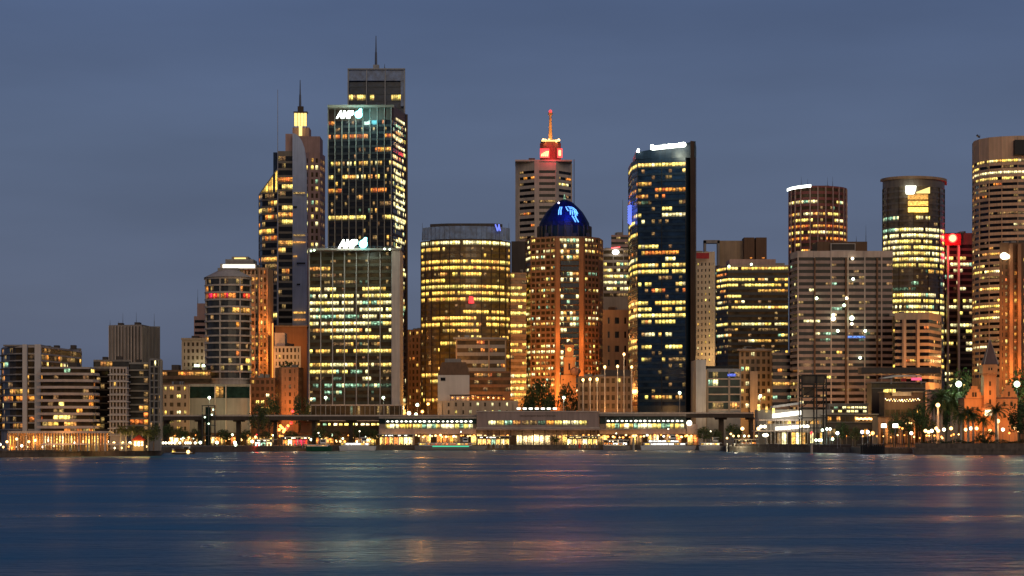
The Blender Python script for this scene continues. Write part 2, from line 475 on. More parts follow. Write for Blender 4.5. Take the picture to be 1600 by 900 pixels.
wall('spandrel_dark', (0.045, 0.045, 0.045), rough=.35); wall('spandrel_gold', (0.14, 0.09, 0.035), rough=.4); wall('spandrel_blue', (0.016, 0.032, 0.055), rough=.3, var=.5)
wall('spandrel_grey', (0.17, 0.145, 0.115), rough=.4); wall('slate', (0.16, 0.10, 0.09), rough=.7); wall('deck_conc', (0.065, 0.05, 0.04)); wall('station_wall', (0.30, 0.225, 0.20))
wall('timber', (0.09, 0.06, 0.04)); wall('pile', (0.40, 0.36, 0.30)); wall('pile_pale', (0.62, 0.58, 0.50)); wall('red_sheet', (0.35, 0.02, 0.03), rough=.6); wall('paving', (0.16, 0.13, 0.11), scale=.3)
wall('stone_wall', (0.12, 0.095, 0.075), scale=.5, var=.5); wall('hull_white', (0.7, 0.7, 0.68), rough=.35, var=.06); wall('hull_green', (0.02, 0.10, 0.06), rough=.4); wall('canvas_red', (0.3, 0.03, 0.02)); wall('canvas_white', (0.7, 0.66, 0.6))
wall('asphalt', (0.05, 0.05, 0.05)); wall('bark', (0.13, 0.09, 0.06), scale=2, var=.4); wall('sail_metal', (0.30, 0.36, 0.48), rough=.4, metal=.3, var=.2); wall('screen_metal', (0.10, 0.17, 0.30), rough=.35, metal=.4, var=.15)
wall('skin', (0.40, 0.26, 0.19)); wall('cloth_a', (0.05, 0.06, 0.10)); wall('cloth_b', (0.35, 0.10, 0.08)); wall('cloth_c', (0.45, 0.43, 0.40))
glass('glass_dark', (0.012, 0.012, 0.014), spec=.22); glass('glass_blue', (0.010, 0.026, 0.058), spec=.22); glass('glass_brown', (0.070, 0.045, 0.020), spec=.12, rough=.3); glass('glass_grey', (0.045, 0.042, 0.036), rough=.2, spec=.3); glass('glass_olive', (0.15, 0.12, 0.075), rough=.25, spec=.3); glass('screen_glass', (0.07, 0.13, 0.26), rough=.25, spec=.5); glass('glass_gold', (0.22, 0.135, 0.04), spec=.35)
glass('glass_teal', (0.010, 0.024, 0.020), spec=.2); glass('dome_blue', (0.006, 0.010, 0.07), rough=.45, spec=.2); glass('glass_black', (0.008, 0.007, 0.007), spec=.15)
for k, c, s, lo in (('lit_yellow', (1.0, .72, .17), 1.45, .4), ('lit_gold', (1.0, .58, .10), 1.5, .5), ('lit_warm', (1.0, .48, .10), .95, .25), ('lit_pale', (1.0, .86, .40), 1.5, .4),
                    ('lit_dim', (1.0, .58, .2), .30, .1), ('lit_orange', (1.0, .30, .05), .95, .2), ('lit_green', (.55, 1.0, .62), .75, .1), ('lit_dimgreen', (.35, .6, .35), .22, .1),
                    ('lit_red', (1.0, .03, .03), 1.3, .3), ('lit_hot', (1.0, .80, .42), 2.6, .35), ('lit_white', (1.0, .97, .90), 3.0, .6), ('lit_blue', (.15, .3, 1.0), .8, .2)):
    lit(k, c, s * 1.5, lo)
for k, c, s in (('shop_gold', (1, .55, .14), 1.5), ('shop_hot', (1, .72, .32), 2.2), ('shop_orange', (1, .33, .06), 1.1), ('shop_dim', (.9, .45, .15), .35), ('shop_white', (1, .92, .72), 2.6)): lit(k, c, s * 2.3, .06, 1.5)
glow('sign_white', (.92, 1, .88), 5.0); glow('sign_cyan', (.22, 1, 1), 7); glow('sign_yellow', (1, .75, .25), 2.2); glow('sign_red', (1, .015, .03), 1.5); glow('sign_blue', (.12, .2, 1), 1.2); glow('sign_pink', (1, .06, .22), 1.0)
glow('neon_blue', (.10, .38, 1), 2.2); glow('lamp_white', (1, .86, .58), 5); glow('lamp_warm', (1, .58, .20), 4.5); glow('lamp_green', (.75, 1, .66), 6); glow('lamp_red', (1, .015, .02), 3); glow('lamp_orange', (1, .33, .05), 3.2)
glow('lamp_violet', (.86, .80, 1), 5); glow('strip_orange', (1, .30, .04), 1.6); glow('strip_white', (1, .96, .80), 2.4); glow('strip_green', (.0, .9, .45), .8, False); glow('crown_yellow', (1, .72, .22), 1.5); glow('clock_amber', (1, .45, .08), 1.6); glow('platform_white', (1, 1, .85), 3)
# ------------------------------------------------------------------ the setting: water, quay, sea walls
def water():
    m, t, b = newmat('water')
    N = t.nodes.new; K = t.links.new
    tc = N('ShaderNodeTexCoord')
    def noise(sx, sy, sc, det=3, rough=.5):
        mp = N('ShaderNodeMapping'); mp.inputs['Scale'].default_value = (sx, sy, 1); K(tc.outputs['Object'], mp.inputs[0])
        n = N('ShaderNodeTexNoise'); n.inputs['Scale'].default_value = sc; n.inputs['Detail'].default_value = det; n.inputs['Roughness'].default_value = rough
        n.inputs['Distortion'].default_value = .6
        K(mp.outputs[0], n.inputs['Vector']); return n
    patch = noise(.55, 1.0, .028, 5)           # wind lanes
    swell = noise(.6, 1.0, .12, 4, .6)
    chop = noise(.7, 1.0, .7, 3)
    r = N('ShaderNodeMapRange'); r.inputs[1].default_value = .35; r.inputs[2].default_value = .65; r.inputs[3].default_value = .24; r.inputs[4].default_value = .48
    K(patch.outputs[0], r.inputs[0]); K(r.outputs[0], b.inputs['Roughness'])
    a = N('ShaderNodeMath'); a.operation = 'MULTIPLY_ADD'; K(chop.outputs[0], a.inputs[0]); a.inputs[1].default_value = .35; K(swell.outputs[0], a.inputs[2])
    bp = N('ShaderNodeBump'); bp.inputs['Strength'].default_value = .55; bp.inputs['Distance'].default_value = 2.4
    K(a.outputs[0], bp.inputs['Height']); K(bp.outputs[0], b.inputs['Normal'])
    r2 = N('ShaderNodeMapRange'); r2.inputs[1].default_value = .35; r2.inputs[2].default_value = .65; r2.inputs[3].default_value = .45; r2.inputs[4].default_value = 1.45
    K(patch.outputs[0], r2.inputs[0])
    mx = N('ShaderNodeMix'); mx.data_type = 'RGBA'; mx.blend_type = 'MULTIPLY'; mx.inputs[0].default_value = 1; mx.inputs[6].default_value = (.018, .145, .25, 1)
    K(r2.outputs[0], mx.inputs[7]); K(mx.outputs[2], b.inputs['Base Color'])
    b.inputs['IOR'].default_value = 1.333
    b.inputs['Specular IOR Level'].default_value = .42
    M = MB(); M.face([(-4000, -1500, 0), (4000, -1500, 0), (4000, 1400, 0), (-4000, 1400, 0)])
    struct('water', M, 'water')
water()

SHORE = [(-5200, 900), (-1500, 800), (-400, 830), (0, 860), (120, 885), (240, 925), (252, 930), (256, 1040), (300, 1050), (450, 1120), (600, 1172), (760, 1190), (1080, 1190), (1130, 1165),
         (1132, 1100), (1140, 1085), (1330, 1030), (1345, 1005), (1426, 1000), (1428, 955), (1600, 950), (1900, 900), (2400, 700), (6000, 600)]
sh = [Vector((PX(x, Y), Y)) for x, Y in SHORE]
G = MB()
far = [Vector((3500, 7000)), Vector((-3500, 7000))]
G.face([(p.x, p.y, GZ) for p in sh + far])
struct('quay_ground', G, 'paving')
SW = MB()
for i in range(len(sh) - 1):
    a, b = sh[i], sh[i + 1]
    SW.face([(a.x, a.y, -3), (b.x, b.y, -3), (b.x, b.y, GZ), (a.x, a.y, GZ)])
    e_ = (b - a).normalized(); nn = Vector((e_.y, -e_.x))
    q = [a + nn * .25, b + nn * .25, b - nn * .9, a - nn * .9]
    SW.prism(q, GZ - .35, GZ + .45)
struct('sea_wall', SW, 'stone_wall')
# low retaining wall and lawn of the park at the right
GL = MB(); q = [Vector((PX(1430, 962), 962)), Vector((PX(1700, 962), 962)), Vector((PX(1700, 1000), 1000)), Vector((PX(1430, 1000), 1000))]
GL.prism(q, GZ + .01, 4.6); o = struct('park_terrace', GL, 'stone_wall')

# ------------------------------------------------------------------ buildings, left to right
B = building
# east quay apartments
b = B('apartment_building', 'curved dark apartment block with two pale vertical piers at the far left of the quay', front((2, 926), (6, 912), (14, 904), (24, 900), (36, 898), (64, 898), (96, 925), (128, 958), depth=30),
      540, 10.8, 'conc_pale', 'glass_brown', sp=.22, pane=2.6, y1=676, lit_p=.12, pal='home', rows=[(573, .55, 'mixed'), (597, .35, 'orange'), (620, .4, 'orange'), (640, .2, 'mixed'), (662, .4, 'home')], seed=3, slab=(.35, .9, 'conc_grey', (0, 1, 2, 3)), run=2)
for x0, x1, Y in ((35, 42, 895), (54, 63.5, 894)):
    M = MB(); M.box(PX(x0, Y), PX(x1, Y), Y, Y + 1.8, GZ, PZ(538, Y)); M.build('pier', 'white_render', b)
roofbox(b, 'roof_slab', 5, 64, 538.5, 899, 26, 'conc_grey', 541)
b2 = B('apartment_building', 'long apartment block with pale balcony slabs above a glowing ground floor colonnade', front((64.5, 890), (100, 888), (140, 892), (147, 897), (149, 905), depth=16),
       573, 10.4, 'conc_pale', 'glass_brown', sp=.12, pane=2.4, y1=677, lit_p=.07, pal='home', rows=[(578, .5, 'mixed'), (597, .6, 'orange'), (619, .55, 'orange'), (658, .2, 'mixed')], seed=5, slab=(.95, 1.7, 'conc_pale'), run=2)
b2b = B('apartment_building', 'recessed dark stair block between two balconied apartment blocks', front((149.5, 915), (171, 915), depth=16), 576, 10.4, 'conc_dark', 'glass_black', sp=.2, pane=2, y1=680, lit_p=.06, pal='home', seed=8, run=1)
b3 = B('apartment_building', 'pale apartment block with rows of small shuttered windows beside the dark stair block', front((171.5, 905), (198, 908), (201, 915), depth=22), 573, 10.5, 'conc_pale', 'glass_brown', sp=.34, pane=1.35, mode='window', ww=.62, y1=680, lit_p=.04, pal='home', seed=9, run=1, slab=(.3, .8, 'white_render'))
b4 = B('apartment_building', 'grey apartment block with orange penthouse windows at its top', front((146, 965), (205, 965), depth=18), 562, 11, 'conc_grey', 'glass_grey', sp=.3, pane=2.4, y1=600, lit_p=.1, pal='home', rows=[(572, .45, 'orange')], seed=10, run=2)
b5 = B('apartment_building', 'grey apartment block with warm lit corner rooms behind palm trees', front((201.5, 925), (233, 925), depth=22), 566, 10.8, 'fin_dim', 'glass_grey', sp=.25, pane=2.1, y1=684, lit_p=.12, pal='home', rows=[(598, .15, 'orange'), (625, .35, 'orange'), (645, .25, 'home')], seed=11, run=2, slab=(.3, .8, 'conc_grey'))
b6 = B('apartment_building', 'block with fine upright fins at the right end of the apartment row', front((233.5, 918), (251, 922), (253, 935), depth=10), 560, 10.8, 'fin_dim', 'glass_grey', sp=.2, pane=1.1, y1=684, lit_p=.05, pal='mixed', rows=[(585, .3, 'home')], seed=12, run=2, piers=(2, .25, .35, 'fin_dim'))
for bb, xs in ((b, (70, 84, 110)), (b4, (160, 182)), (b5, (212,))):
    for x in xs: roofbox(bb, 'roof_plant', x, x + 7, (538 if bb is b else 556 if bb is b4 else 561) + R.random() * 2, (935 if bb is b else 972 if bb is b4 else 932), 4, 'conc_dark')
# colonnade of the long block
AR = thing('colonnade', 'warm lit restaurant colonnade of tall columns under the long apartment block', 'colonnade', (PX(100, 880), 880, GZ))
M = MB(); M.box(PX(12, 876), PX(168, 876), 876, 889, PZ(677, 876), PZ(673.5, 876)); M.build('roof', 'conc_pale', AR)
for i in range(34):
    x = 14 + i * 4.55
    M = MB(); M.tube((PX(x, 878), 878, GZ), (PX(x, 878), 878, PZ(677, 878)), .38, .34, 8); M.build('column', 'sandstone' if i % 3 else 'conc_pale', AR, True)
for i in range(26):
    x = 14 + i * 5.9
    k = R.choice(['shop_orange', 'shop_gold', 'shop_dim', 'shop_orange', 'glass_brown'] if i < 9 else ['shop_gold', 'shop_hot', 'shop_gold', 'shop_orange'])
    M = MB(); M.face([(PX(x, 886), 886, GZ), (PX(x + 5.0, 886), 886, GZ), (PX(x + 5.0, 886), 886, PZ(681, 886)), (PX(x, 886), 886, PZ(681, 886))], 0, [(0, 0), (1, 0), (1, 1), (0, 1)])
    M.build('shop_window', k, AR)
M = MB(); M.box(PX(12, 888), PX(168, 888), 887, 889.5, GZ, PZ(677, 888)); M.build('wall', 'sandstone', AR)
for x in (30, 62, 95, 125, 152): lamp_light('arcade_light', (PX(x, 882), 881.5, 7.5), 650, (1, .5, .16), AR, .6)
# low wedge at the far left edge
B('office_building', 'low brown building at the edge behind the curved apartment block', front((-60, 1010), (9, 1010), depth=20), 600, 11, 'brown', 'glass_brown', lit_p=.35, pal='home', y1=690, seed=14, run=1)

# ribbed slab tower behind
b = B('office_tower', 'dark ribbed slab tower with roof aerials rising behind the apartment row', front((170, 1500), (221.5, 1490), (250, 1545), depth=26), 507, 500, 'conc_grey', 'black', sp=0, pane=1.35, par=2.5, y1=600, lit_p=0, seed=15)
for k in range(11):
    f = k / 10; x = 170.6 + 50.5 * f; M = MB(); Y = 1500 - 10 * f; M.box(PX(x - .45, Y), PX(x + .45, Y), Y - 1.1, Y + .3, GZ, PZ(509, Y)); M.build('pier', 'conc_pale', b)
    if k < 10:
        M = MB(); x2 = x + 2.52; M.box(PX(x2 - 1.7, Y), PX(x2 + 1.7, Y), Y - .35, Y + .2, GZ, PZ(510, Y)); M.build('window_band', 'glass_black', b)
for k in range(13):
    f = (k + .5) / 13; x = 221.5 + 28.5 * f; Y = 1490 + 55 * f; M = MB(); M.box(PX(x, Y) - .35, PX(x, Y) + .45, Y - .8, Y + .5, GZ, PZ(510, Y)); M.build('pier', 'fin_dim', b)
for x, y in ((172, 500), (185, 502), (192, 489), (213, 488), (241, 490)): mast(b, x, y, 1510, .16)
roofbox(b, 'roof_plant', 184, 191, 504.5, 1508, 8, 'conc_dark'); roofbox(b, 'roof_plant', 210, 218, 503.5, 1508, 8, 'conc_dark')

b = B('office_building', 'low brown building with warm lit top storey left of the blank podium', front((252, 1290), (330, 1290), depth=30), 578, 11, 'brown', 'glass_brown', sp=.45, pane=3, lit_p=.06, pal='home', rows=[(588, .6, 'orange')], y1=604, seed=17, run=2)
roofbox(b, 'roof_plant', 268, 279, 570, 1300, 10, 'conc_dark'); roofbox(b, 'roof_plant', 300, 312, 574, 1300, 10, 'conc_dark')
B('office_building', 'plain dark warehouse front with a few lit windows by the elevated road', front((251.5, 1262), (296, 1262), depth=22), 601, 12.5, 'tan', 'glass_brown', sp=.5, pane=4, mode='window', ww=.5, lit_p=.3, pal='yellow', y1=690, seed=18, run=1)
M = MB()
b = B('hotel_building', 'beige stepped hotel with small square windows behind the blank podium', front((284, 1430), (326, 1430), depth=26), 530, 10.5, 'beige', 'glass_brown', sp=.45, pane=2.6, mode='window', ww=.5, par=5, lit_p=.06, pal='home', y1=590, seed=19, run=1)
roofbox(b, 'cornice', 283, 327, 528, 1429, 28, 'beige', 531)
M = MB(); M.box(PX(303, 1442), PX(330, 1442), 1442, 1460, PZ(531, 1442), PZ(494, 1442)); M.build('upper_block', 'granite_pink', b)
M = MB(); M.box(PX(308, 1443), PX(330, 1443), 1443, 1458, PZ(495, 1443), PZ(474, 1443)); M.build('upper_block', 'granite_pink', b)
for y in (500, 509, 518):
    M = MB(); M.box(PX(304, 1441), PX(322, 1441), 1441.6, 1442.2, PZ(y + 4, 1441), PZ(y, 1441)); M.build('window_band', 'glass_black', b)
mast(b, 309, 452, 1446, .15, 475)
M = MB()
for x in (308, 320):
    M = MB(); M.box(PX(x - 4, 1425), PX(x + 3, 1425), 1424, 1425.5, PZ(573, 1425), PZ(569.5, 1425)); M.build('floodlight', 'lamp_green', b)
lamp_light('hotel_light', P(314, 566, 1420), 1500, (1, .8, .6), b)

# curved pale apartment tower on podium
fp = front(*arc(322, 391, 1300, 9, 14, 70), depth=20)
b = B('apartment_tower', 'round fronted pale apartment tower with a shallow conical hat and balconies', fp, 432, 11.3, 'conc_pale', 'glass_grey', sp=.18, pane=2.2, par=3, lit_p=.14, pal='home', rows=[(464, .75, 'red'), (552, .3, 'home'), (566, .3, 'yellow'), (580, .5, 'mixed')], y1=600, seed=21, run=2, slab=(.9, .9, 'conc_pale'), piers=(5, .6, .5, 'conc_pale'))
M = MB(); o1 = inset(fp, -1.2); o2 = inset(fp, 7); z = b['z1']
for i in range(len(fp)):
    j = (i + 1) % len(fp); M.face([(o1[i].x, o1[i].y, z), (o1[j].x, o1[j].y, z), (o2[j].x, o2[j].y, z + 4.2), (o2[i].x, o2[i].y, z + 4.2)])
M.face([(p.x, p.y, z + 4.2) for p in o2]); M.face([(p.x, p.y, z) for p in reversed(o1)]); M.build('roof', 'conc_pale', b)
roofbox(b, 'roof_plant', 340, 372, 418.5, 1308, 8, 'conc_grey', 424)
b = B('podium_building', 'blank grey podium with one glazed strip beneath the round apartment tower', front((294, 1285), (391, 1285), depth=34), 600, 20, 'conc_grey', 'glass_teal', sp=.1, pane=5, par=4, lit_p=.0, rows=[(612, .3, 'orange')], y1=624, seed=22, run=1)
for x in (294.5, 335, 352, 390): 
    M = MB(); M.box(PX(x, 1284), PX(x + 1.6, 1284), 1284, 1285.4, GZ, PZ(601, 1284)); M.build('pier', 'conc_pale', b)
# orange floodlit tower
fp = front((346, 1400), (380, 1385), (404.5, 1385), (418, 1387), (427, 1410), depth=34)
b = B('office_tower', 'tall tower with stepped lit crown and orange floodlit recess beside the round apartment tower', fp, 418, 11.3, 'tan', 'glass_brown', sp=.4, pane=2.3, par=4, lit_p=.5, pal='home', y1=600, mode='window', ww=.6, seed=24, run=1, skip_edges=(3,))
for k, (x0, x1, y0, y1) in enumerate(((344, 400, 412, 420), (352, 396, 405, 412), (362, 388, 401, 405))): roofbox(b, 'crown_step', x0, x1, y0, 1383 + k * 3, 26 - k * 6, 'conc_grey', y1 + .5)
plate(b, 'lit_band', 348, 398, 413.5, 418.5, 1381.5, 'strip_white', 1, 'bright white light band under the crown'); plate(b, 'lit_band', 366, 384, 402.5, 404.5, 1387.5, 'crown_yellow', .6)
for x in (404.5, 417):
    M = MB(); M.box(PX(x, 1383), PX(x + 2, 1383), 1381.5, 1384.6, GZ, PZ(419, 1383)); M.build('pier', 'tan', b)
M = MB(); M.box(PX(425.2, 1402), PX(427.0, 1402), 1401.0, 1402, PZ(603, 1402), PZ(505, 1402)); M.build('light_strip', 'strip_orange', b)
for y in (610, 560, 505, 455): lamp_light('facade_light', P(411, y, 1377), 4600 if y > 500 else 1600, (1, .30, .05), b, .5)
for y in (600, 520): lamp_light('side_light', P(436, y, 1392), 9000, (1, .34, .07), b, .8)
B('office_building', 'low brown block with paired yellow windows under the orange floodlit tower', front((390.5, 1300), (430, 1300), depth=28), 590, 10.5, 'brown', 'glass_brown', sp=.45, pane=3, mode='window', ww=.6, lit_p=.22, pal='yellow', par=4, y1=662, seed=25, run=1)

# sail tower and masts
Y = 1600
fp = front((404, 1600), (413, 1592), (434, 1590), depth=30)
b = B('office_tower', 'dark glass tower with sloping lit atrium roof beside the mast', front((404, 1606), (409, 1596), (433.8, 1590), depth=28), 300, 11, 'spandrel_grey', 'glass_dark', sp=.3, pane=2.6, par=2, lit_p=.12, pal='home', rows=[(333, .7, 'home'), (367, .95, 'gold'), (377, .3, 'home'), (495, .8, 'hot')], y1=520, seed=27)
# atrium: sloping glass roof
M = MB(); x0, x1, x2 = PX(404, 1600), PX(409, 1592), PX(433.8, 1590); z0, z1 = b['z1'], PZ(265, 1590)
M.face([(x0, 1606, z0), (x1, 1596, z0), (x2, 1590, z0), (x2, 1590, z1)], 0, [(0, 0), (1, 0), (6, 0), (6, 3)])
M.face([(x0, 1606, z0), (x2, 1590, z1), (x2, 1618, z1), (x0, 1618, z0)], 0, [(0, 0), (6, 3), (6, 0), (0, 0)]); M.face([(x2, 1618, z0), (x2, 1618, z1), (x0, 1618, z0)], 1)
M.build('atrium', ['lit_gold', 'spandrel_grey'], b)
for t in (0, .25, .5, .75, 1):
    M = MB(); M.tube((x0 + (x2 - x0) * t, 1606 - 16 * t - .3, z0), (x0 + (x2 - x0) * t, 1606 - 16 * t - .3, z0 + (z1 - z0) * t + .4), .28, .28, 5); M.build('frame', 'steel', b)
M = MB(); M.tube((x0, 1605.6, z0), (x2, 1589.6, z1 + .4), .5, .5, 5); M.build('frame', 'steel_pale', b)
t2 = B('office_tower', 'taller dark glass shaft joined to the curved sail wall', front((433.9, 1588), (476, 1588), depth=34), 236, 11, 'spandrel_grey', 'glass_dark', sp=.3, pane=2.6, par=8, lit_p=.14, pal='home', rows=[(252, .7, 'dim'), (283, .9, 'orange'), (294, .95, 'yellow'), (325, .7, 'yellow'), (333, .9, 'home'), (350, .9, 'yellow'), (377, .7, 'home'), (410, .9, 'orange'), (418, .3, 'home'), (497, .9, 'hot'), (505, .7, 'hot')], y1=520, seed=28)
M = MB()
# curved sail: profile in the facade plane, thin slab standing proud of it
prof = [(457, 520), (457, 208), (461, 208.5), (466, 212), (471, 219), (475, 230), (477.5, 246), (478.5, 270), (479, 340), (479, 520)]
Ys = 1583
fr = [Vector((PX(x, Ys), Ys + (0 if x < 460 else (x - 457) * .16), PZ(y, Ys))) for x, y in prof]; bk = [p + Vector((0, 1.6, 0)) for p in fr]
M.face(list(reversed(fr))); M.face(bk)
for i in range(len(fr)): j = (i + 1) % len(fr); M.face([fr[i], fr[j], bk[j], bk[i]])
M.build('sail_wall', 'sail_metal', t2)
for k in range(20):
    y = 300 + k * 11
    if R.random() < .5:
        e1 = R.choice((463, 468, 476)); M = MB(); M.box(PX(458.5 + R.choice((0, 5)), 1582), PX(e1 + 1, 1582), 1582.2, 1582.8, PZ(y + 2.6, 1582), PZ(y, 1582)); M.build('window_band', R.choice(['glass_dark', 'glass_dark', 'lit_warm', 'lit_dim']), t2)
roofbox(t2, 'crown_block', 446, 457.5, 209, 1590, 14, 'granite_pink', 237)
roofbox(t2, 'glass_cap', 427, 434, 238, 1592, 12, 'glass_blue', 300)
mast(t2, 434, 140, 1586, .5, 520, 'steel_pale', 'mast'); 
# pink granite tower with lantern
fp = front((462, 1760), (483, 1750), (500, 1752), (508, 1775), depth=30)
b = B('office_tower', 'stepped pink granite tower with a glowing lantern and spire', fp, 238, 11, 'granite_pink', 'glass_brown', sp=.35, pane=3.4, par=9, lit_p=.45, pal='pale', mode='window', ww=.6, y1=400, seed=30, run=1, rows=[(250, .6, 'office'), (262, .8, 'office')])
roofbox(b, 'upper_block', 455, 500, 213, 1757, 26, 'granite_pink', 262); roofbox(b, 'upper_block', 457, 483, 199, 1761, 18, 'granite_pink', 214)
for x in (459.5, 464.5, 469.5, 474.5):
    for y in (177, 183.5, 190):
        M = MB(); M.box(PX(x, 1760), PX(x + 4.4, 1760), 1759, 1765, PZ(y + 5.8, 1760), PZ(y, 1760)); M.build('lantern_pane', 'crown_yellow', b)
M = MB()
for x in (459, 464.2, 469.2, 474.2, 479): M.box(PX(x, 1758), PX(x + .6, 1758), 1758.4, 1759.2, PZ(200, 1758), PZ(174.5, 1758))
M.box(PX(458.5, 1758), PX(480, 1758), 1758.2, 1766, PZ(176, 1758), PZ(174, 1758)); M.build('lantern_frame', 'bronze', b)
plate(b, 'lit_slot', 467, 472, 197, 212, 1757.5, 'crown_yellow', .8)
roofbox(b, 'spire_base', 465, 474, 166, 1761, 3, 'bronze', 175); mast(b, 469, 125, 1762, .8, 167, 'steel', 'spire')
# blocks below the sail tower
b = B('apartment_building', 'white rendered apartment block stepped below the sail tower', front((428, 1380), (470, 1380), depth=24), 541, 10.5, 'white_render', 'glass_brown', sp=.4, pane=2.4, mode='window', ww=.5, lit_p=.06, pal='home', y1=600, seed=31, run=1)
roofbox(b, 'upper_block', 429, 445, 520, 1384, 14, 'white_render'); roofbox(b, 'roof_plant', 450, 458, 537, 1384, 6, 'conc_dark')
b = B('office_building', 'plain orange tan slab between the white apartments and the pale finned office block', front((430, 1470), (480, 1470), depth=30), 510, 14, 'brick_orange', 'glass_brown', sp=.6, pane=8, lit_p=.05, y1=530, seed=32, par=200)
roofbox(b, 'parapet', 429.5, 480.5, 508.5, 1469.3, 31, 'tan', 511)
B('office_building', 'old red brown brick block with bay front left of the pale finned office block', front((430, 1310), (440, 1302), (466, 1302), (474, 1312), depth=24), 574, 12, 'brick_orange', 'glass_brown', sp=.5, pane=3.2, mode='window', ww=.4, lit_p=.05, pal='dim', y1=650, seed=33, run=1)

# tall black finned tower, with the screen topped tower behind
b = B('office_tower', 'tallest glass topped tower with open screen walls and a central mast', front((544, 1660), (632, 1660), depth=34), 125, 11, 'spandrel_blue', 'glass_blue', sp=.2, pane=3, par=1, lit_p=.05, y1=420, rows=[(148, .5, 'hot'), (158, .8, 'yellow'), (131, 0, 'dim'), (141, .0, 'dim')], seed=35)
for x0, x1 in ((543, 545), (572, 573.5), (601, 602.5), (631, 633)):
    M = MB(); M.box(PX(x0, 1656), PX(x1, 1656), 1656, 1658, PZ(200, 1656), PZ(107, 1656)); M.build('frame', 'steel', b)
for x0, x1 in ((545.2, 571.8), (573.7, 600.8), (602.7, 630.8)):
    M = MB(); M.box(PX(x0, 1657), PX(x1, 1657), 1657, 1657.6, PZ(126, 1657), PZ(108, 1657)); M.build('glass_screen', 'screen_glass', b)
M = MB(); M.box(PX(626, 1657), PX(632, 1657), 1657, 1657.6, PZ(166, 1657), PZ(126.2, 1657)); M.build('glass_screen', 'screen_glass', b)
M = MB(); M.box(PX(543, 1655), PX(633, 1655), 1655.2, 1656, PZ(108.6, 1655), PZ(106.6, 1655)); M.build('frame', 'steel', b)
roofbox(b, 'roof_plant', 583, 592, 101, 1665, 6, 'steel', 110); mast(b, 587.5, 56, 1668, .8, 103, 'steel', 'mast'); mast(b, 601, 100, 1659, .4, 110)
fp = front((512.5, 1408), (612, 1400), (615, 1402), (635.5, 1440), depth=40)
b = B('office_tower', 'tall black glass tower with pale fins and the higher three letter sign', fp, 165, 10.6, 'bronze', 'glass_dark', sp=.34, spm='black', pane=1.46, par=22, lit_p=.10, pal='home', y1=640,
      rows=[(212, .55, 'orange'), (222, .0, 'dim'), (243, .2, 'dim'), (252, .55, 'orange'), (261, .75, 'office'), (272, .15, 'dim'), (282, .55, 'office'), (303, .5, 'orange'), (330, .2, 'dim'), (341, .96, 'yellow'), (352, .1, 'dim'), (363, .1, 'dim')], seed=36, run=2.4, piers=(3, .38, .7, 'fin_dim', (0,)), edges_pal={2: 'pale'})
# lit stair windows up the right flank
for k in range(30):
    y = 168 + k * 10.6 + 3
    p = .85 if k < 12 else .6
    if R.random() < p:
        f0, f1 = (.12, .8) if R.random() < .6 else (.12, .5)
        a, c = Vector((PX(615, 1402), 1402)), Vector((PX(635.5, 1440), 1440)); n2 = Vector((c - a).normalized()); nn = Vector((n2.y, -n2.x)) * .4
        q0, q1 = a + (c - a) * f0 + nn, a + (c - a) * f1 + nn; M = MB()
        M.face([(q0.x, q0.y, PZ(y + 5, 1402)), (q1.x, q1.y, PZ(y + 5, 1402)), (q1.x, q1.y, PZ(y, 1402)), (q0.x, q0.y, PZ(y, 1402))], 0, [(0, 0), (4, 0), (4, 1), (0, 1)]); M.build('window', R.choice(['lit_pale', 'lit_yellow', 'lit_pale', 'lit_green', 'lit_warm']), b)
M = MB(); a = Vector((PX(635.5, 1440), 1440)); M.box(a.x - 1.4, a.x + .6, 1438.5, 1441, GZ, b['z1']); M.build('pier', 'bronze', b)
M = MB(); M.box(PX(512, 1399), PX(615.5, 1399), 1397.5, 1408, PZ(168, 1399), PZ(164.3, 1399)); M.build('parapet', 'spandrel_grey', b)
def letter_sign(root, x0, x1, y0, y1, Y):
    """three slanted letters and a ringed comet mark"""
    w_ = (x1 - x0)
    o = text('AMP', 'sign_letter', x0, x0 + w_ * .62, y0 + 2.2, y1, Y, 'sign_white', root, .5, bold=.06)
    zc = PZ(y1, Y)
    for v in o.data.vertices: v.co.x += (v.co.z - zc) * .22
    M = MB(); cx, cz, r = PX(x0 + w_ * .84, Y), PZ((y0 + y1) / 2 + 1.2, Y), w_ * .14 * Y / F
    for k in range(16):
        a0, a1 = math.radians(k * 22.5 + 60), math.radians(k * 22.5 + 82.5); w0, w1 = .34 - k * .0, .34
        M.tube((cx + math.cos(a0) * r * .74, Y, cz + math.sin(a0) * r * .74), (cx + math.cos(a1) * r * .74, Y, cz + math.sin(a1) * r * .74), r * .30, r * .30, 6)
    M.tube((cx + r * .55, Y, cz + r * .7), (cx + r * .75, Y, cz + r * 1.55), r * .36, r * .16, 6); M.tube((cx + r * .1, Y, cz + r * .9), (cx + r * .55, Y, cz + r * 1.5), r * .3, r * .2, 6)
    M.ball((cx, Y, cz), r * .34, 6, 4); M.build('sign_logo', 'sign_cyan', root)
letter_sign(b, 525, 567, 170.5, 185, 1396)
lamp_light('sign_spill', P(545, 178, 1385), 14000, (.7, 1, .85), b, 2); lamp_light('sign_spill', P(562, 178, 1387), 9000, (.2, .9, 1), b, 2)
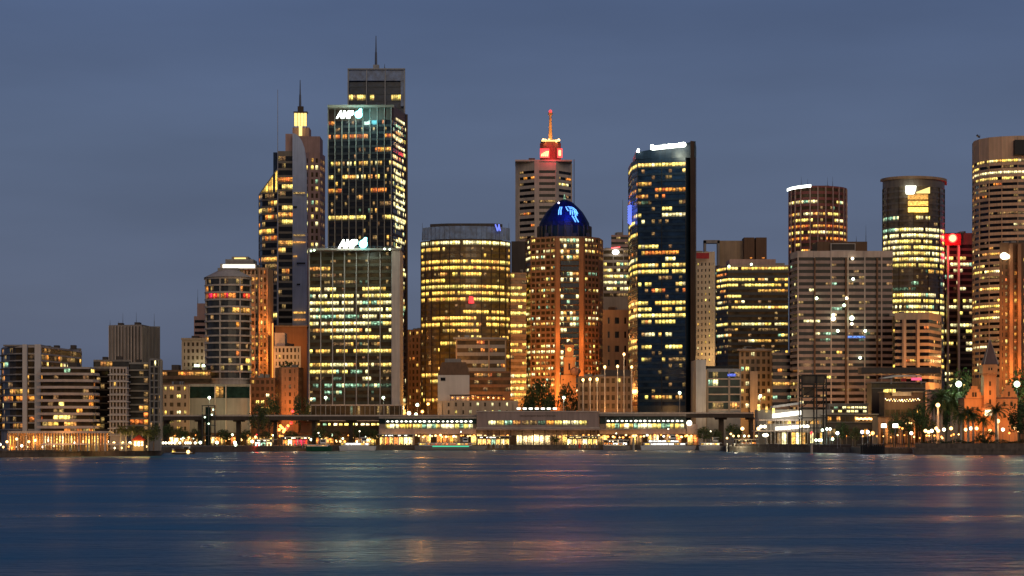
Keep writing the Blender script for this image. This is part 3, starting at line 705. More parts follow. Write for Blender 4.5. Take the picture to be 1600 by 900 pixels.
# lower pale finned block with the second sign
fp = front((482.5, 1290), (624, 1282), (625.5, 1300), depth=34)
b = B('office_building', 'broad grey office block with pale fins and the lower three letter sign on its roof', front((483, 1292), (613, 1284), depth=34), 390, 10.8, 'spandrel_olive', 'glass_brown', sp=.42, spm='spandrel_olive', pane=1.65, par=4, lit_p=.05, pal='dim', y1=632,
      rows=[(417, .2, 'orange'), (428, .35, 'dim'), (438, .5, 'dim'), (449, .9, 'yellow'), (460, .96, 'pale'), (471, .96, 'pale'), (482, .96, 'pale'), (492, .93, 'pale'), (503, .95, 'pale'), (514, .55, 'office'), (525, .97, 'yellow'), (536, .5, 'dim'), (547, .95, 'yellow'), (558, .12, 'mixed'), (569, .85, 'office'), (580, .4, 'mixed'), (590, .35, 'green'), (601, .6, 'green'), (612, .15, 'green'), (623, .2, 'green')], seed=38, run=3, piers=(4, .42, .8, 'fin_pale'))
M = MB(); M.box(PX(612.5, 1280), PX(625, 1280), 1279, 1318, GZ, PZ(388, 1280)); M.build('service_shaft', 'conc_pale', b)
roofbox(b, 'parapet', 481, 626, 387.5, 1278, 8, 'conc_grey', 391)
for x in range(486, 615, 9): mast(b, x, 384.5, 1279, .12, 388.5, 'steel', 'railing_post')
M = MB(); M.tube((PX(482, 1279), 1279, PZ(385, 1279)), (PX(616, 1279), 1279, PZ(385, 1279)), .12, .12, 5); M.build('railing', 'steel', b)
for x, y in ((486, 392), (491, 391), (601, 389), (609, 389.5)):
    M = MB(); M.ball(P(x, y, 1276), .55); M.build('roof_lamp', 'lamp_green', b)
letter_sign(b, 528, 575, 372, 388, 1276)
lamp_light('sign_spill', P(550, 384, 1266), 8000, (.75, 1, .85), b, 2)
b = B('podium_building', 'low finned podium along the elevated road below the pale finned office block', front((478, 1262), (628, 1262), depth=16), 632, 19, 'conc_pale', 'glass_brown', sp=.12, pane=1.3, par=2, lit_p=0, rows=[(640, .05, 'dim')], y1=652, seed=39, piers=(2, .3, .4, 'conc_grey'), run=1)
# between the black tower and the round gold tower
b = B('office_building', 'narrow orange brown block with small lit windows left of the round gold tower', front((637, 1500), (661, 1500), depth=30), 515, 10, 'brick_orange', 'glass_brown', sp=.4, pane=2.6, mode='window', ww=.45, lit_p=.3, pal='home', y1=650, seed=40, run=1)
lamp_light('unseen_street_fill', P(644, 640, 1440), 16000, (1, .5, .12), b, 3)  # unseen warm fill added between the blocks, no lamp stands here

# round gold tower
fp = front(*arc(658, 797, 1350, 17, 22, 74), depth=36)
b = B('office_tower', 'broad round fronted glass tower glowing gold with a clear screen around its roof', fp, 374, 9.85, 'spandrel_gold', 'glass_gold', sp=.38, spm='spandrel_gold', pane=1.25, par=2, lit_p=.3, pal='gold', y1=640,
      rows=[(381, .97, 'pale'), (391, .4, 'gold'), (399, .55, 'gold'), (408, .93, 'gold'), (418, .97, 'gold'), (427, .8, 'gold'), (434, .5, 'gold'), (446, .55, 'gold'), (454, .7, 'yellow'), (462, .5, 'gold'), (470, .75, 'gold'), (479, .35, 'gold'), (488, .3, 'gold'), (496, .8, 'gold'), (503, .8, 'gold'), (513, .9, 'gold'), (523, .4, 'gold')], seed=41, run=7, piers=(4, .18, .35, 'bronze'))
M = MB()
for i in range(1, 22):
    a, c = fp[i], fp[i + 1] if i + 1 < len(fp) else fp[i]
    if (c - a).length < .5 or i > 21: continue
    M.box(min(a.x, c.x) + .05, max(a.x, c.x) - .05, (a.y + c.y) / 2, (a.y + c.y) / 2 + .3, PZ(373, 1350), PZ(353, 1350))
M.build('glass_screen', 'screen_glass', b)
M = MB(); M.prism([(PX(672, 1362), 1362), (PX(700, 1357), 1357), (PX(770, 1357), 1357), (PX(785, 1362), 1362), (PX(780, 1380), 1380), (PX(680, 1380), 1380)], b['z1'], PZ(349, 1357)); M.build('roof_plant', 'conc_dark', b)
for x in (660, 690, 720, 750, 780, 795): mast(b, x, 348.5, 1352 if 690 < x < 770 else 1362, .25, 376, 'steel', 'frame')
Yl = 1351.0; M = MB()
for x0, x1 in ((774, 777.5), (780, 777.6), (779.2, 781.8)): M.tube(P(x0, 350.5, Yl), P(x1, 361, Yl), .45, .45, 6)
M.build('sign_logo', 'sign_blue', b)
M = MB(); M.tube(P(735.5, 463, 1347), P(735.5, 474, 1347), 1.0, 1.3, 8); M.tube(P(737.8, 464, 1347), P(738.6, 474, 1347), .7, .9, 8); M.build('sign_logo', 'sign_red', b)
# blocks in front of it
b = B('office_building', 'stepped brown office block in front of the round gold tower', front((712, 1300), (790, 1300), depth=24), 529, 12, 'tan', 'glass_brown', sp=.45, spm='conc_grey', pane=2.3, par=3, lit_p=.12, pal='home', y1=600, rows=[(534, .2, 'orange')], seed=43, run=1.6, piers=(8, .8, .3, 'tan'))
roofbox(b, 'parapet', 708, 792, 527, 1299, 25, 'conc_grey', 530)
B('office_building', 'brown balconied block right of the white blank wall', front((733, 1275), (798, 1275), depth=18), 580, 11, 'brown', 'glass_brown', sp=.4, pane=2.5, par=3, lit_p=.15, pal='home', y1=622, seed=44, run=1.5)
b = B('theatre_building', 'cream blank walled block with a low hipped top and one small window', front((684, 1262), (733.5, 1262), depth=20), 586, 12, 'white_render', 'glass_black', sp=.5, y1=586, seed=45)
M = MB(); c = [(PX(684, 1262), 1262), (PX(733.5, 1262), 1262), (PX(733.5, 1262), 1282), (PX(684, 1262), 1282)]; t_ = [(PX(690, 1262), 1265), (PX(728, 1262), 1265), (PX(728, 1262), 1279), (PX(690, 1262), 1279)]
for i in range(4): j = (i + 1) % 4; M.face([(c[i][0], c[i][1], b['z1']), (c[j][0], c[j][1], b['z1']), (t_[j][0], t_[j][1], PZ(566, 1265)), (t_[i][0], t_[i][1], PZ(566, 1265))])
M.face([(p[0], p[1], PZ(566, 1265)) for p in t_]); M.build('roof', 'brown', b)
roofbox(b, 'roof_plant', 695, 720, 560.5, 1268, 6, 'conc_grey', 567); plate(b, 'window', 688.5, 696, 583 + 7, 595, 1261.6, 'glass_black', .5)
lamp_light('wall_light', P(708, 640, 1248), 5200, (1, .6, .3), b, 2)
b = B('terrace_building', 'low cream terrace with a lit rooftop bar behind the station', front((684, 1245), (809, 1245), depth=14), 626, 12, 'beige', 'glass_brown', sp=.5, pane=4, par=3, mode='window', ww=.25, lit_p=.3, pal='pale', y1=650, seed=46, run=1)
M = MB(); M.box(PX(702, 1240), PX(786, 1240), 1247, 1257, PZ(618.5, 1247), PZ(616.5, 1247)); M.build('canopy', 'bronze', b)
for x in range(704, 786, 8):
    M = MB(); M.tube((PX(x, 1248), 1248, PZ(627, 1248)), (PX(x, 1248), 1248, PZ(618, 1248)), .15, .15, 6); M.build('post', 'bronze', b)
    M = MB(); M.ball(P(x + 3, 621 + R.random() * 2, 1249), .42, 6, 4); M.build('bar_lamp', R.choice(['lamp_warm', 'lamp_orange', 'lamp_orange']), b)
lamp_light('bar_light', P(740, 620.5, 1252), 2500, (1, .45, .15), b, 1)
# yellow floors + dark block
b = B('office_building', 'narrow tower of yellow lit floors between the gold tower and the domed tower', front((796.5, 1450), (823, 1450), depth=30), 426, 9.8, 'tan', 'glass_gold', sp=.4, pane=2.4, par=2, lit_p=.55, pal='yellow', y1=640, rows=[(431, .95, 'yellow'), (440, .2, 'dim')], seed=47, run=3)
b = B('office_building', 'plain dark slab top behind the narrow yellow lit tower', front((799, 1560), (825, 1560), depth=26), 377, 200, 'conc_dark', 'glass_black', y1=380, seed=48)

# octagonal concrete tower with red crown
fp = front((804, 1722), (812, 1700), (871, 1700), (893, 1722), depth=30)
b = B('office_tower', 'pale angular concrete tower with a red lit crown and orange spire', front((806, 1712), (835, 1700), (868, 1700), (893, 1716), depth=34), 251, 9.3, 'conc_pale', 'glass_black', sp=.52, pane=3.6, par=15, lit_p=.08, pal='home', y1=380, rows=[(282, .3, 'orange'), (293, .5, 'pale'), (304, .3, 'yellow'), (321, .4, 'dim')], seed=50, run=2, piers=(8, 3.4, .5, 'conc_pale'))
M = MB(); M.tube((PX(897, 1705), 1705, GZ), (PX(897, 1705), 1705, PZ(249, 1705)), .35, .3, 6); M.build('stair_rail', 'steel', b)
roofbox(b, 'parapet', 805, 894, 249.5, 1699.4, 34, 'conc_pale', 252)
roofbox(b, 'roof_plant', 826, 836, 247, 1703, 8, 'conc_dark')
M = MB(); z0, z1 = PZ(251, 1702), PZ(222, 1702); cx = PX(860, 1712)
q = [(cx + 8.2 * math.cos(a), 1712 + 8.2 * math.sin(a)) for a in [math.radians(22.5 + 45 * i) for i in range(8)]]
M.prism(q, z0, z1); M.build('crown', 'granite_red', b)
M = MB(); q = [(cx + 7.6 * math.cos(a), 1712 + 7.6 * math.sin(a)) for a in [math.radians(22.5 + 45 * i) for i in range(8)]]; M.prism(q, z1, z1 + 2.2); M.build('crown_gallery', 'bronze', b)
# the red figures on the crown: fused glowing strokes in a red box
for x0, x1 in ((845, 857), (872, 877.5)):
    plate(b, 'sign_box', x0 - 1.2, x1 + 1.2, 232, 246.5, 1702.6 if x0 < 860 else 1702.8, 'sign_red', .5)
M = MB()
for x, y0 in ((847, 240), (850, 238), (853, 236.5), (856, 236)): M.tube(P(x - .8, 244, 1702.1), P(x + .5, y0, 1702.1), .55, .45, 6)
M.build('sign_stroke', 'sign_yellow', b)
M = MB(); M.tube(P(874.6, 235, 1702.2), P(874.6, 243, 1702.2), .8, .8, 8); M.build('sign_stroke', 'sign_yellow', b)
for x in (849, 853, 858, 863, 869, 873):
    M = MB(); M.ball(P(x, 219 + (x % 3) * .6, 1706), 1.0, 8, 5); M.build('crown_lamp', 'lamp_warm', b)
M = MB(); M.box(PX(846, 1703), PX(874, 1703), 1702.4, 1703.4, PZ(221, 1703), PZ(218.6, 1703)); M.build('crown_band', 'crown_yellow', b)
lamp_light('crown_light', P(861, 238, 1695), 6000, (1, .03, .05), b, 2); 
M = MB(); M.tube((cx, 1712, z1 + 2), (cx, 1712, PZ(180, 1712)), 1.5, .8, 8); M.tube((cx, 1712, PZ(180, 1712)), (cx, 1712, PZ(176, 1712)), 1.6, 1.6, 8); M.build('spire', 'brick_orange', b)
M = MB(); M.ball((cx, 1712, PZ(174, 1712)), 1.1, 8, 6); M.build('beacon', 'lamp_red', b)
for s in (-1, 1): lamp_light('spire_light', (cx + s * 5, 1704, z1 + 4), 5000, (1, .55, .15), b, .5)
lamp_light('spire_light', (cx, 1703, z1 + 14), 3500, (1, .5, .12), b, .5)

# domed tower
fp = front((821, 1470), (829, 1452), (868, 1440), (877, 1442), (904, 1442), (913, 1440), (936, 1452), (942, 1470), depth=34)
b = B('office_tower', 'broad tan gridded tower with a dark central bay under a blue dome', fp, 369, 8.75, 'brick_orange', 'glass_brown', sp=.42, pane=1.9, par=3, lit_p=.32, pal='mixed', y1=620, mode='band',
      rows=[(378, .6, 'pale'), (395, .75, 'office'), (404, .6, 'pale'), (495, .6, 'pale'), (487, .5, 'pale'), (412, .25, 'mixed'), (540, .4, 'pale'), (550, .5, 'pale'), (530, .05, 'dim'), (520, .05, 'dim')], seed=52, run=2, piers=(2, .75, .15, 'brick_orange', (1, 2, 4, 5, 6)))
for x0, x1 in ((868, 875), (905, 912)):
    M = MB(); M.box(PX(x0, 1436), PX(x1, 1436), 1436, 1442, GZ, PZ(371, 1436)); M.build('pier', 'brick_orange', b)
# dark central bay
for k in range(27):
    y = 371 + k * 8.75; keys = ['glass_blue' if k % 3 else 'glass_dark']; M = MB(); dens = {0: .8, 1: .7, 2: .9, 3: .9, 6: .6, 13: .8, 14: .9, 15: .8, 19: .4}.get(k, .18)
    for j in range(6):
        key = R.choice(['lit_pale', 'lit_green', 'lit_pale', 'lit_warm']) if R.random() < dens else keys[0]
        if key not in keys: keys.append(key)
        x0, x1 = 876 + j * 4.8, 876 + (j + 1) * 4.8 - .3; z0, z1 = PZ(y + 8.2, 1439), PZ(y + 1.6, 1439)
        M.face([(PX(x0, 1439), 1439, z0), (PX(x1, 1439), 1439, z0), (PX(x1, 1439), 1439, z1), (PX(x0, 1439), 1439, z1)], keys.index(key), [(0, 0), (1, 0), (1, 1), (0, 1)])
    M.build('window_band', keys, b)
# drum, dome and spire
cx, cyy = PX(882, 1462), 1464; zb = b['z1']; M = MB()
M.prism([(cx + 15.6 * math.cos(a), cyy + 15.6 * math.sin(a)) for a in [2 * math.pi * i / 24 for i in range(24)]], zb, PZ(354, 1462)); M.build('drum', 'spandrel_blue', b)
for i in range(13):
    a = math.radians(180 + 180 * i / 12); M = MB(); M.tube((cx + 16.4 * math.cos(a), cyy + 16.4 * math.sin(a), zb), (cx + 16.4 * math.cos(a), cyy + 16.4 * math.sin(a), PZ(354, 1462)), .6, .6, 6); M.build('column', 'conc_dark', b)
M = MB(); rings = [(15.8, 355), (15.2, 348), (13.2, 339), (11.2, 331), (8.6, 324), (6.2, 318.5), (4.8, 315.5), (2.2, 312.5), (.7, 311)]
for (r0, y0), (r1, y1) in zip(rings, rings[1:]):
    for i in range(24):
        a0, a1 = 2 * math.pi * i / 24, 2 * math.pi * (i + 1) / 24
        M.face([(cx + r0 * math.cos(a0), cyy + r0 * math.sin(a0), PZ(y0, 1462)), (cx + r0 * math.cos(a1), cyy + r0 * math.sin(a1), PZ(y0, 1462)), (cx + r1 * math.cos(a1), cyy + r1 * math.sin(a1), PZ(y1, 1462)), (cx + r1 * math.cos(a0), cyy + r1 * math.sin(a0), PZ(y1, 1462))])
M.build('dome', 'dome_blue', b)
def dome_pt(px, py, off=.6):
    for (r0, y0), (r1, y1) in zip(rings, rings[1:]):
        if y1 <= py <= y0: r = r0 + (r1 - r0) * (y0 - py) / (y0 - y1); break
    x = PX(px, 1450); dx = x - cx; r += off
    return Vector((x, cyy - math.sqrt(max(.5, r * r - dx * dx)), PZ(py, 1455)))
for pts in ([(875.5, 323.5), (873.5, 329), (873, 336)], [(878, 323.5), (876.6, 329), (876.5, 336)], [(884.5, 323), (886, 327), (888, 330)], [(887, 323), (895, 324), (900, 328), (903, 334)], [(889, 325), (896, 327), (900, 332), (902, 337)], [(891, 328), (891.5, 336)], [(894, 329), (895, 336)],
            [(897, 330), (899, 336), (900, 340)], [(894, 338), (897, 343), (899.5, 348)], [(898.5, 338), (901, 343), (904, 348)]):
    M = MB(); pp = [dome_pt(*p) for p in pts]
    for u_, v_ in zip(pp, pp[1:]): M.tube(u_, v_, .33, .33, 6)
    M.build('neon_tube', 'neon_blue', b)
lamp_light('dome_light', P(891, 322, 1442), 9000, (.02, .09, 1), b, 2); lamp_light('dome_light', P(872, 328, 1440), 900, (.03, .06, 1), b, 2)
M = MB(); M.tube((cx, cyy, PZ(312, 1462)), (cx, cyy, PZ(303, 1462)), .9, .15, 6); M.build('spire', 'lit_green', b)
M = MB(); M.ball(dome_pt(873.5, 316, 1), .6, 6, 4); M.build('beacon', 'lamp_violet', b)
for x, e_ in ((870, 5200), (908, 5200), (845, 2600), (930, 2000)): lamp_light('facade_light', P(x, 612, 1424), e_ * 3.4, (1, .33, .07), b, 1.5)
for x in (872, 909): lamp_light('facade_light', P(x, 530, 1428), 3800, (1, .33, .07), b, 1)
for x, s in ((851, 1), (895, 1), (916, 1)):
    roofbox(b, 'roof_plant', x, x + 6, 364, 1448, 5, 'conc_dark')

# sandstone clock tower
T = thing('clock_tower', 'orange floodlit sandstone clock tower in front of the dark central bay', 'clock tower', (PX(888, 1345), 1345, GZ))
def tb(x0, x1, y0, y1, Y, dep, name, mat): M = MB(); M.box(PX(x0, Y), PX(x1, Y), Y, Y + dep, PZ(y1, Y), PZ(y0, Y)); return M.build(name, mat, T)
tb(876, 900, 586, 700, 1345, 9, 'base', 'sandstone'); tb(881, 899, 563, 586, 1346, 7, 'shaft', 'sandstone'); tb(880, 899.5, 558, 563.5, 1345.5, 8, 'cornice', 'sandstone'); tb(883, 896, 541, 558, 1346.5, 5.5, 'clock_stage', 'sandstone'); tb(881.5, 897.5, 538.5, 541.5, 1345.7, 7, 'cornice', 'sandstone')
M = MB(); x0, x1, xm = PX(882.5, 1346), PX(896.5, 1346), PX(889.5, 1346); z = PZ(538.5, 1346)
for q in (((x0, 1346, z), (x1, 1346, z), (xm, 1349, z + 2.6)), ((x1, 1346, z), (x1, 1352, z), (xm, 1349, z + 2.6)), ((x0, 1352, z), (x0, 1346, z), (xm, 1349, z + 2.6)), ((x1, 1352, z), (x0, 1352, z), (xm, 1349, z + 2.6))): M.face(q)
M.build('roof', 'slate', T)
M = MB(); M.tube((PX(889.6, 1346), 1346.45, PZ(546, 1346)), (PX(889.6, 1346), 1346.0, PZ(546, 1346)), 1.25, 1.25, 16); d_ = M.build('clock_face', 'clock_amber', T)
M = MB(); M.tube((PX(889.6, 1346), 1345.9, PZ(546, 1346)), (PX(889.6, 1346), 1345.9, PZ(543.4, 1346)), .1, .08, 4); M.tube((PX(889.6, 1346), 1345.9, PZ(546, 1346)), (PX(891.3, 1346), 1345.9, PZ(546.6, 1346)), .12, .1, 4); h_ = M.build('clock_hand', 'black', T); sub(h_, d_)
tb(888.3, 890.8, 568, 578, 1345.6, .6, 'window', 'glass_black')
M = MB(); M.ball((PX(899, 1340), 1342, PZ(580, 1340)), 3.1, 12, 8, .8); M.build('dome', 'slate', T)
for x, y, e_ in ((884, 600, 6500), (896, 562, 2200), (884, 562, 2000)): lamp_light('tower_light', P(x, y, 1334), e_, (1, .33, .06), T, .6)

# right of the domed tower
b = B('office_tower', 'grey tower of yellow lit floors with a red and white roof light', front((942, 1600), (985, 1600), depth=30), 388, 9.6, 'conc', 'glass_brown', sp=.42, pane=2.4, par=3, lit_p=.7, pal='pale', y1=470, seed=55, run=2.5, rows=[(463, .1, 'dim'), (473, .05, 'dim')], piers=(3, .5, .3, 'conc'))
M = MB(); M.ball(P(962, 394, 1597), 2.4, 10, 6, .7); M.build('roof_beacon', 'sign_white', b); M = MB(); M.tube(P(955, 387.5, 1598), P(969, 386, 1598), .5, .5, 6); M.build('light_tube', 'sign_red', b)
b = B('office_building', 'pinkish block with a slim aerial behind the dark blue tower', front((955, 1700), (984, 1700), depth=26), 367, 8, 'granite_pink', 'glass_black', sp=.5, par=3, lit_p=.05, y1=400, seed=56)
mast(b, 973, 312, 1705, .35)
B('office_building', 'brown mid rise block with two dark windows left of the dark blue tower', front((942, 1420), (986, 1420), depth=26), 484, 22, 'tan', 'glass_black', sp=.55, pane=5, mode='window', ww=.45, par=12, lit_p=.15, pal='mixed', y1=600, seed=57, run=1)
b = B('office_building', 'low tan building with a grid of square dark windows behind the station', front((903, 1250), (988, 1250), depth=26), 588, 13.2, 'tan_dark', 'glass_brown', sp=.42, pane=2.9, mode='window', ww=.6, par=3, lit_p=.09, pal='mixed', y1=640, seed=58, run=1)
roofbox(b, 'roof_plant', 940, 985, 578, 1262, 12, 'conc_dark')
for k, (x, y0, y1) in enumerate(((911, 594, 637), (922, 593, 637), (933, 593, 640), (945, 574, 590), (965, 573, 620), (975, 554, 640), (987, 574, 600))):
    T = thing('flood_mast', ('%s lamp mast from the left along the front of the tan gridded building' % 'first second third fourth fifth sixth seventh'.split()[(0, 1, 2, 3, 4, 5, 6)[k]]), 'lamp mast', (PX(x, 1242), 1242, GZ), 'lamp masts along the tan gridded building')
    M = MB(); M.tube((PX(x, 1242), 1242, GZ), (PX(x, 1242), 1242, PZ(y0, 1242)), .3, .22, 6); M.build('pole', 'fin_pale', T)
    M = MB(); M.ball((PX(x, 1242), 1242, PZ(y0 - .5, 1242)), .7, 8, 5, 1.2); M.build('lamp_head', 'lamp_warm', T)
    lamp_light('mast_light', (PX(x, 1239), 1239.5, PZ(y0 + 3, 1242)), 450, (1, .6, .25), T, .4)

# dark blue tower
a_ = (982, 1330); fp = front((981.5, 1345), (986, 1318), (996, 1300), (1072, 1292), (1085, 1300), depth=44)
zt = None
b = B('office_tower', 'dark blue glass tower with slanting top and a long white illuminated sign', fp, 246, 9.85, 'spandrel_blue', 'glass_blue', sp=.36, spm='spandrel_blue', pane=1.9, par=7, lit_p=.1, pal='office', y1=640,
      rows=[(260, .85, 'yellow'), (286, .35, 'home'), (296, .5, 'home'), (306, .45, 'orange'), (316, .1, 'dim'), (326, .1, 'yellow'), (335, .35, 'pale'), (345, .2, 'yellow'), (355, .1, 'home'), (365, .65, 'yellow'), (396, .5, 'orange'), (405, .5, 'pale'), (415, .85, 'yellow'), (425, .85, 'yellow'), (434, .1, 'dim'), (447, .65, 'yellow'), (456, .1, 'home'), (476, .65, 'yellow'), (487, .9, 'yellow'), (497, .8, 'yellow'), (507, .4, 'mixed'), (517, 0, 'dim'), (540, .95, 'yellow'), (553, .1, 'green'), (562, .5, 'mixed'), (575, .05, 'dim'), (590, .04, 'dim'), (600, .04, 'orange'), (610, .04, 'dim')], seed=60, run=3.2, skip_edges=(3,), piers=(7, .35, .1, 'black', (2,)))
z1 = b['z1']; zl, zr = PZ(237, 1296), PZ(222, 1296)
M = MB(); x0, x1 = PX(993, 1300), PX(1086, 1296)
M.face([(x0, 1299.5, z1 - .1), (x1, 1291.5, z1 - .1), (x1, 1291.5, zr), (x0, 1299.5, zl)]); M.face([(x1, 1291.5, z1 - .1), (x1, 1330, z1 - .1), (x1, 1330, zr), (x1, 1291.5, zr)])
M.face([(x1, 1330, z1 - .1), (x0, 1330, z1 - .1), (x0, 1330, zl), (x1, 1330, zr)]); M.face([(x0, 1330, z1 - .1), (x0, 1299.5, z1 - .1), (x0, 1299.5, zl), (x0, 1330, zl)]); M.face([(x0, 1299.5, zl), (x1, 1291.5, zr), (x1, 1330, zr), (x0, 1330, zl)])
M.build('crown', 'spandrel_blue', b)
M = MB(); q = [(PX(1079, 1290), 1290), (PX(1086.5, 1292), 1292), (PX(1088, 1320), 1320), (PX(1075, 1320), 1320)]; M.prism(q, GZ, PZ(220, 1290)); M.build('corner_shaft', 'bronze', b)
# long sign: fused bright letter shapes, unreadable in the photo
M = MB(); xs = 1019; k = 0
while xs < 1066:
    y = 231.5 - (xs - 1019) * .105; hgt = (6.2, 4.6, 4.9, 4.4, 6.0, 4.7)[k % 6] if k else 7.5; wd = 4.2 if k else 6
    M.tube(P(xs, y + 2.2, 1288.5), P(xs, y + 2.2 - hgt, 1288.5), 1.05, .95, 6); M.tube(P(xs, y, 1288.6), P(xs + wd, y - .5, 1288.6), 1.25, 1.25, 6); xs += wd; k += 1
M.ball(P(1068, 226, 1288.3), 1.45, 10, 6)
M.build('lit_sign', 'sign_white', b)
M = MB(); M.tube(P(996.5, 238, 1297), P(997.8, 232.5, 1297), .9, .7, 6); M.build('lit_sign', 'sign_white', b)
M = MB()
for y in range(323, 348, 4): M.tube(P(982.3, y, 1316), P(985.2, y + 2.6, 1312), .75, .75, 6)
M.box(PX(981.6, 1322), PX(985.8, 1322), 1313, 1316, PZ(349, 1316), PZ(321, 1316)); o = M.build('side_sign', 'sign_blue', b); o['label'] = 'blue upright sign on the left flank'
lamp_light('sign_spill', P(1045, 232, 1277), 9000, (.95, 1, .75), b, 2)

# white hotel with red sign
b = B('hotel_building', 'narrow white hotel with small square windows and a dark red sign band', front((1082, 1400), (1117, 1392), depth=28), 393, 9.4, 'white_render', 'glass_black', sp=.52, pane=2.3, mode='window', ww=.36, par=17, lit_p=.3, pal='yellow', y1=572, seed=62, run=1)
plate(b, 'sign_board', 1087, 1108, 395, 404, 1390, 'red_sheet', .6, 'plain dark red sign board')
# portal framed block far behind
b = B('office_building', 'brown slab with an open portal frame at its left, far behind the yellow floored block', front((1124, 1750), (1162, 1750), depth=20), 376, 12, 'tan', 'glass_black', sp=.7, par=14, lit_p=0, y1=392, seed=63)
M = MB()
for q in ((1100, 1103.5, 376, 500), (1121, 1124.5, 376, 500), (1100, 1124.5, 375, 380)): M.box(PX(q[0], 1745), PX(q[1], 1745), 1745, 1752, PZ(q[3], 1745), PZ(q[2], 1745))
M.build('portal_frame', 'conc_grey', b)
for x0, x1 in ((1162.5, 1179), (1181, 1198)):
    M = MB(); M.box(PX(x0, 1744), PX(x1, 1744), 1744, 1760, GZ, PZ(371, 1744)); M.build('shaft', 'brown', b)
    M = MB(); M.ball(P((x0 + x1) / 2 + 3, 403, 1740), 1.0, 6, 4, .5); M.build('shaft_lamp', 'lit_orange', b)
# yellow floored block
fp = front((1119, 1472), (1137, 1452), (1232, 1450), depth=34)
b = B('office_building', 'broad dark block with many yellow lit floors and a chamfered left corner', fp, 414, 8.7, 'conc', 'glass_brown', sp=.45, spm='spandrel_dark', pane=2.1, par=3, lit_p=.15, pal='yellow', y1=640,
      rows=[(422, .9, 'yellow'), (430, .5, 'orange'), (439, .98, 'yellow'), (447, .95, 'yellow'), (455, .35, 'orange'), (464, .6, 'office'), (472, .7, 'office'), (480, .9, 'yellow'), (488, .1, 'green'), (497, .05, 'dim'), (505, .95, 'yellow'), (513, .4, 'dim'), (522, .3, 'mixed'), (531, .65, 'office'), (540, .1, 'dim'), (549, .3, 'yellow'), (558, .1, 'dim')], seed=64, run=5)
roofbox(b, 'crown_block', 1140, 1212, 405, 1456, 24, 'granite_pink'); roofbox(b, 'crown_block', 1212, 1226, 411, 1456, 20, 'conc_grey')
for x, y in ((1139, 416), (1174, 413)):
    M = MB(); M.ball(P(x, y, 1447), .75, 6, 4); M.build('roof_lamp', 'lamp_green', b)
B('office_building', 'thin strip of a dark tower with orange and green windows beside the white hotel', front((1117.5, 1500), (1125, 1500), depth=20), 415, 9, 'conc_dark', 'glass_dark', sp=.4, pane=2.5, par=10, lit_p=.6, pal='mixed', y1=560, seed=65, run=2)
# low dark glass building + grey wall
b = B('office_building', 'dark glass low rise with pale rails and blue lit rooms beside the dark blue tower', front((1104, 1262), (1157, 1262), depth=26), 576, 12, 'steel', 'glass_teal', sp=.15, spm='conc_pale', pane=3, par=5, lit_p=.25, pal='mixed', y1=645, seed=66, run=1.5, piers=(4, 1.0, .3, 'conc_grey'))
M = MB(); M.box(PX(1087.5, 1255), PX(1103, 1255), 1255, 1290, GZ, PZ(562, 1255)); M.build('service_shaft', 'steel_pale', b)
roofbox(b, 'roof_plant', 1103, 1145, 572, 1270, 10, 'black'); plate(b, 'lit_panel', 1137, 1150, 584, 588, 1261, 'lit_blue', .4)
b = B('office_building', 'tan apartment style block with deep window bays right of the dark glass low rise', front((1155, 1300), (1206, 1300), depth=26), 546, 11.5, 'tan', 'glass_brown', sp=.4, pane=3, mode='window', ww=.6, par=4, lit_p=.22, pal='pale', y1=650, seed=67, run=1)
roofbox(b, 'cornice', 1152, 1207, 545, 1297, 30, 'conc', 548); roofbox(b, 'service_shaft', 1172, 1184, 580, 1295, 8, 'conc', 690)
b = B('office_building', 'small block of dark ribbon windows with an orange lit floor under the striped block', front((1206.5, 1275), (1238, 1275), depth=26), 551, 10.5, 'conc', 'glass_black', sp=.45, pane=2.6, par=4, lit_p=.06, pal='home', rows=[(604, .9, 'gold'), (625, .9, 'green')], y1=650, seed=68, run=2)

# dark red round tower
fp = front(*arc(1233, 1323, 1550, 18, 16, 82), depth=22)
b = B('office_tower', 'round dark red granite tower with orange lit floors and a white sign at its rim', fp, 290, 9.6, 'granite_red', 'glass_brown', sp=.45, pane=2.2, par=3, lit_p=.3, pal='office', y1=430,
      rows=[(300, .0, 'dim'), (309, .0, 'dim'), (318, .75, 'pale'), (328, .05, 'green'), (336, .75, 'office'), (345, .45, 'office'), (352, .8, 'yellow'), (358, .95, 'orange'), (365, .85, 'pale'), (373, .85, 'orange'), (381, .5, 'yellow'), (390, .2, 'home')], seed=70, run=3, piers=(3, .7, .5, 'granite_pink'))
M = MB(); aa = arc(1229, 1268, 1540, 5, 8, 60); pts = [(PX(x, Y), Y - 4) for x, Y in aa[:1] + [(1236, 1541), (1245, 1537), (1256, 1534), (1266, 1532.5)]]
for (p0, p1), (ya, yb) in zip(zip(pts, pts[1:]), ((294.5, 293), (293, 292.3), (292.3, 291.6), (291.6, 291))):
    M.face([(p0[0], p0[1], PZ(ya + 4, 1540)), (p1[0], p1[1], PZ(yb + 4, 1540)), (p1[0], p1[1], PZ(yb, 1540)), (p0[0], p0[1], PZ(ya, 1540))])
    M.face([(p1[0], p1[1] + 1, PZ(yb + 4, 1540)), (p0[0], p0[1] + 1, PZ(ya + 4, 1540)), (p0[0], p0[1] + 1, PZ(ya, 1540)), (p1[0], p1[1] + 1, PZ(yb, 1540))])
    M.face([(p0[0], p0[1], PZ(ya, 1540)), (p1[0], p1[1], PZ(yb, 1540)), (p1[0], p1[1] + 1, PZ(yb, 1540)), (p0[0], p0[1] + 1, PZ(ya, 1540))])
M.build('lit_sign', 'sign_white', b)
for x, y in ((1252, 276), (1262, 280), (1293, 277), (1301, 276)): mast(b, x, y, 1560, .15, 291)
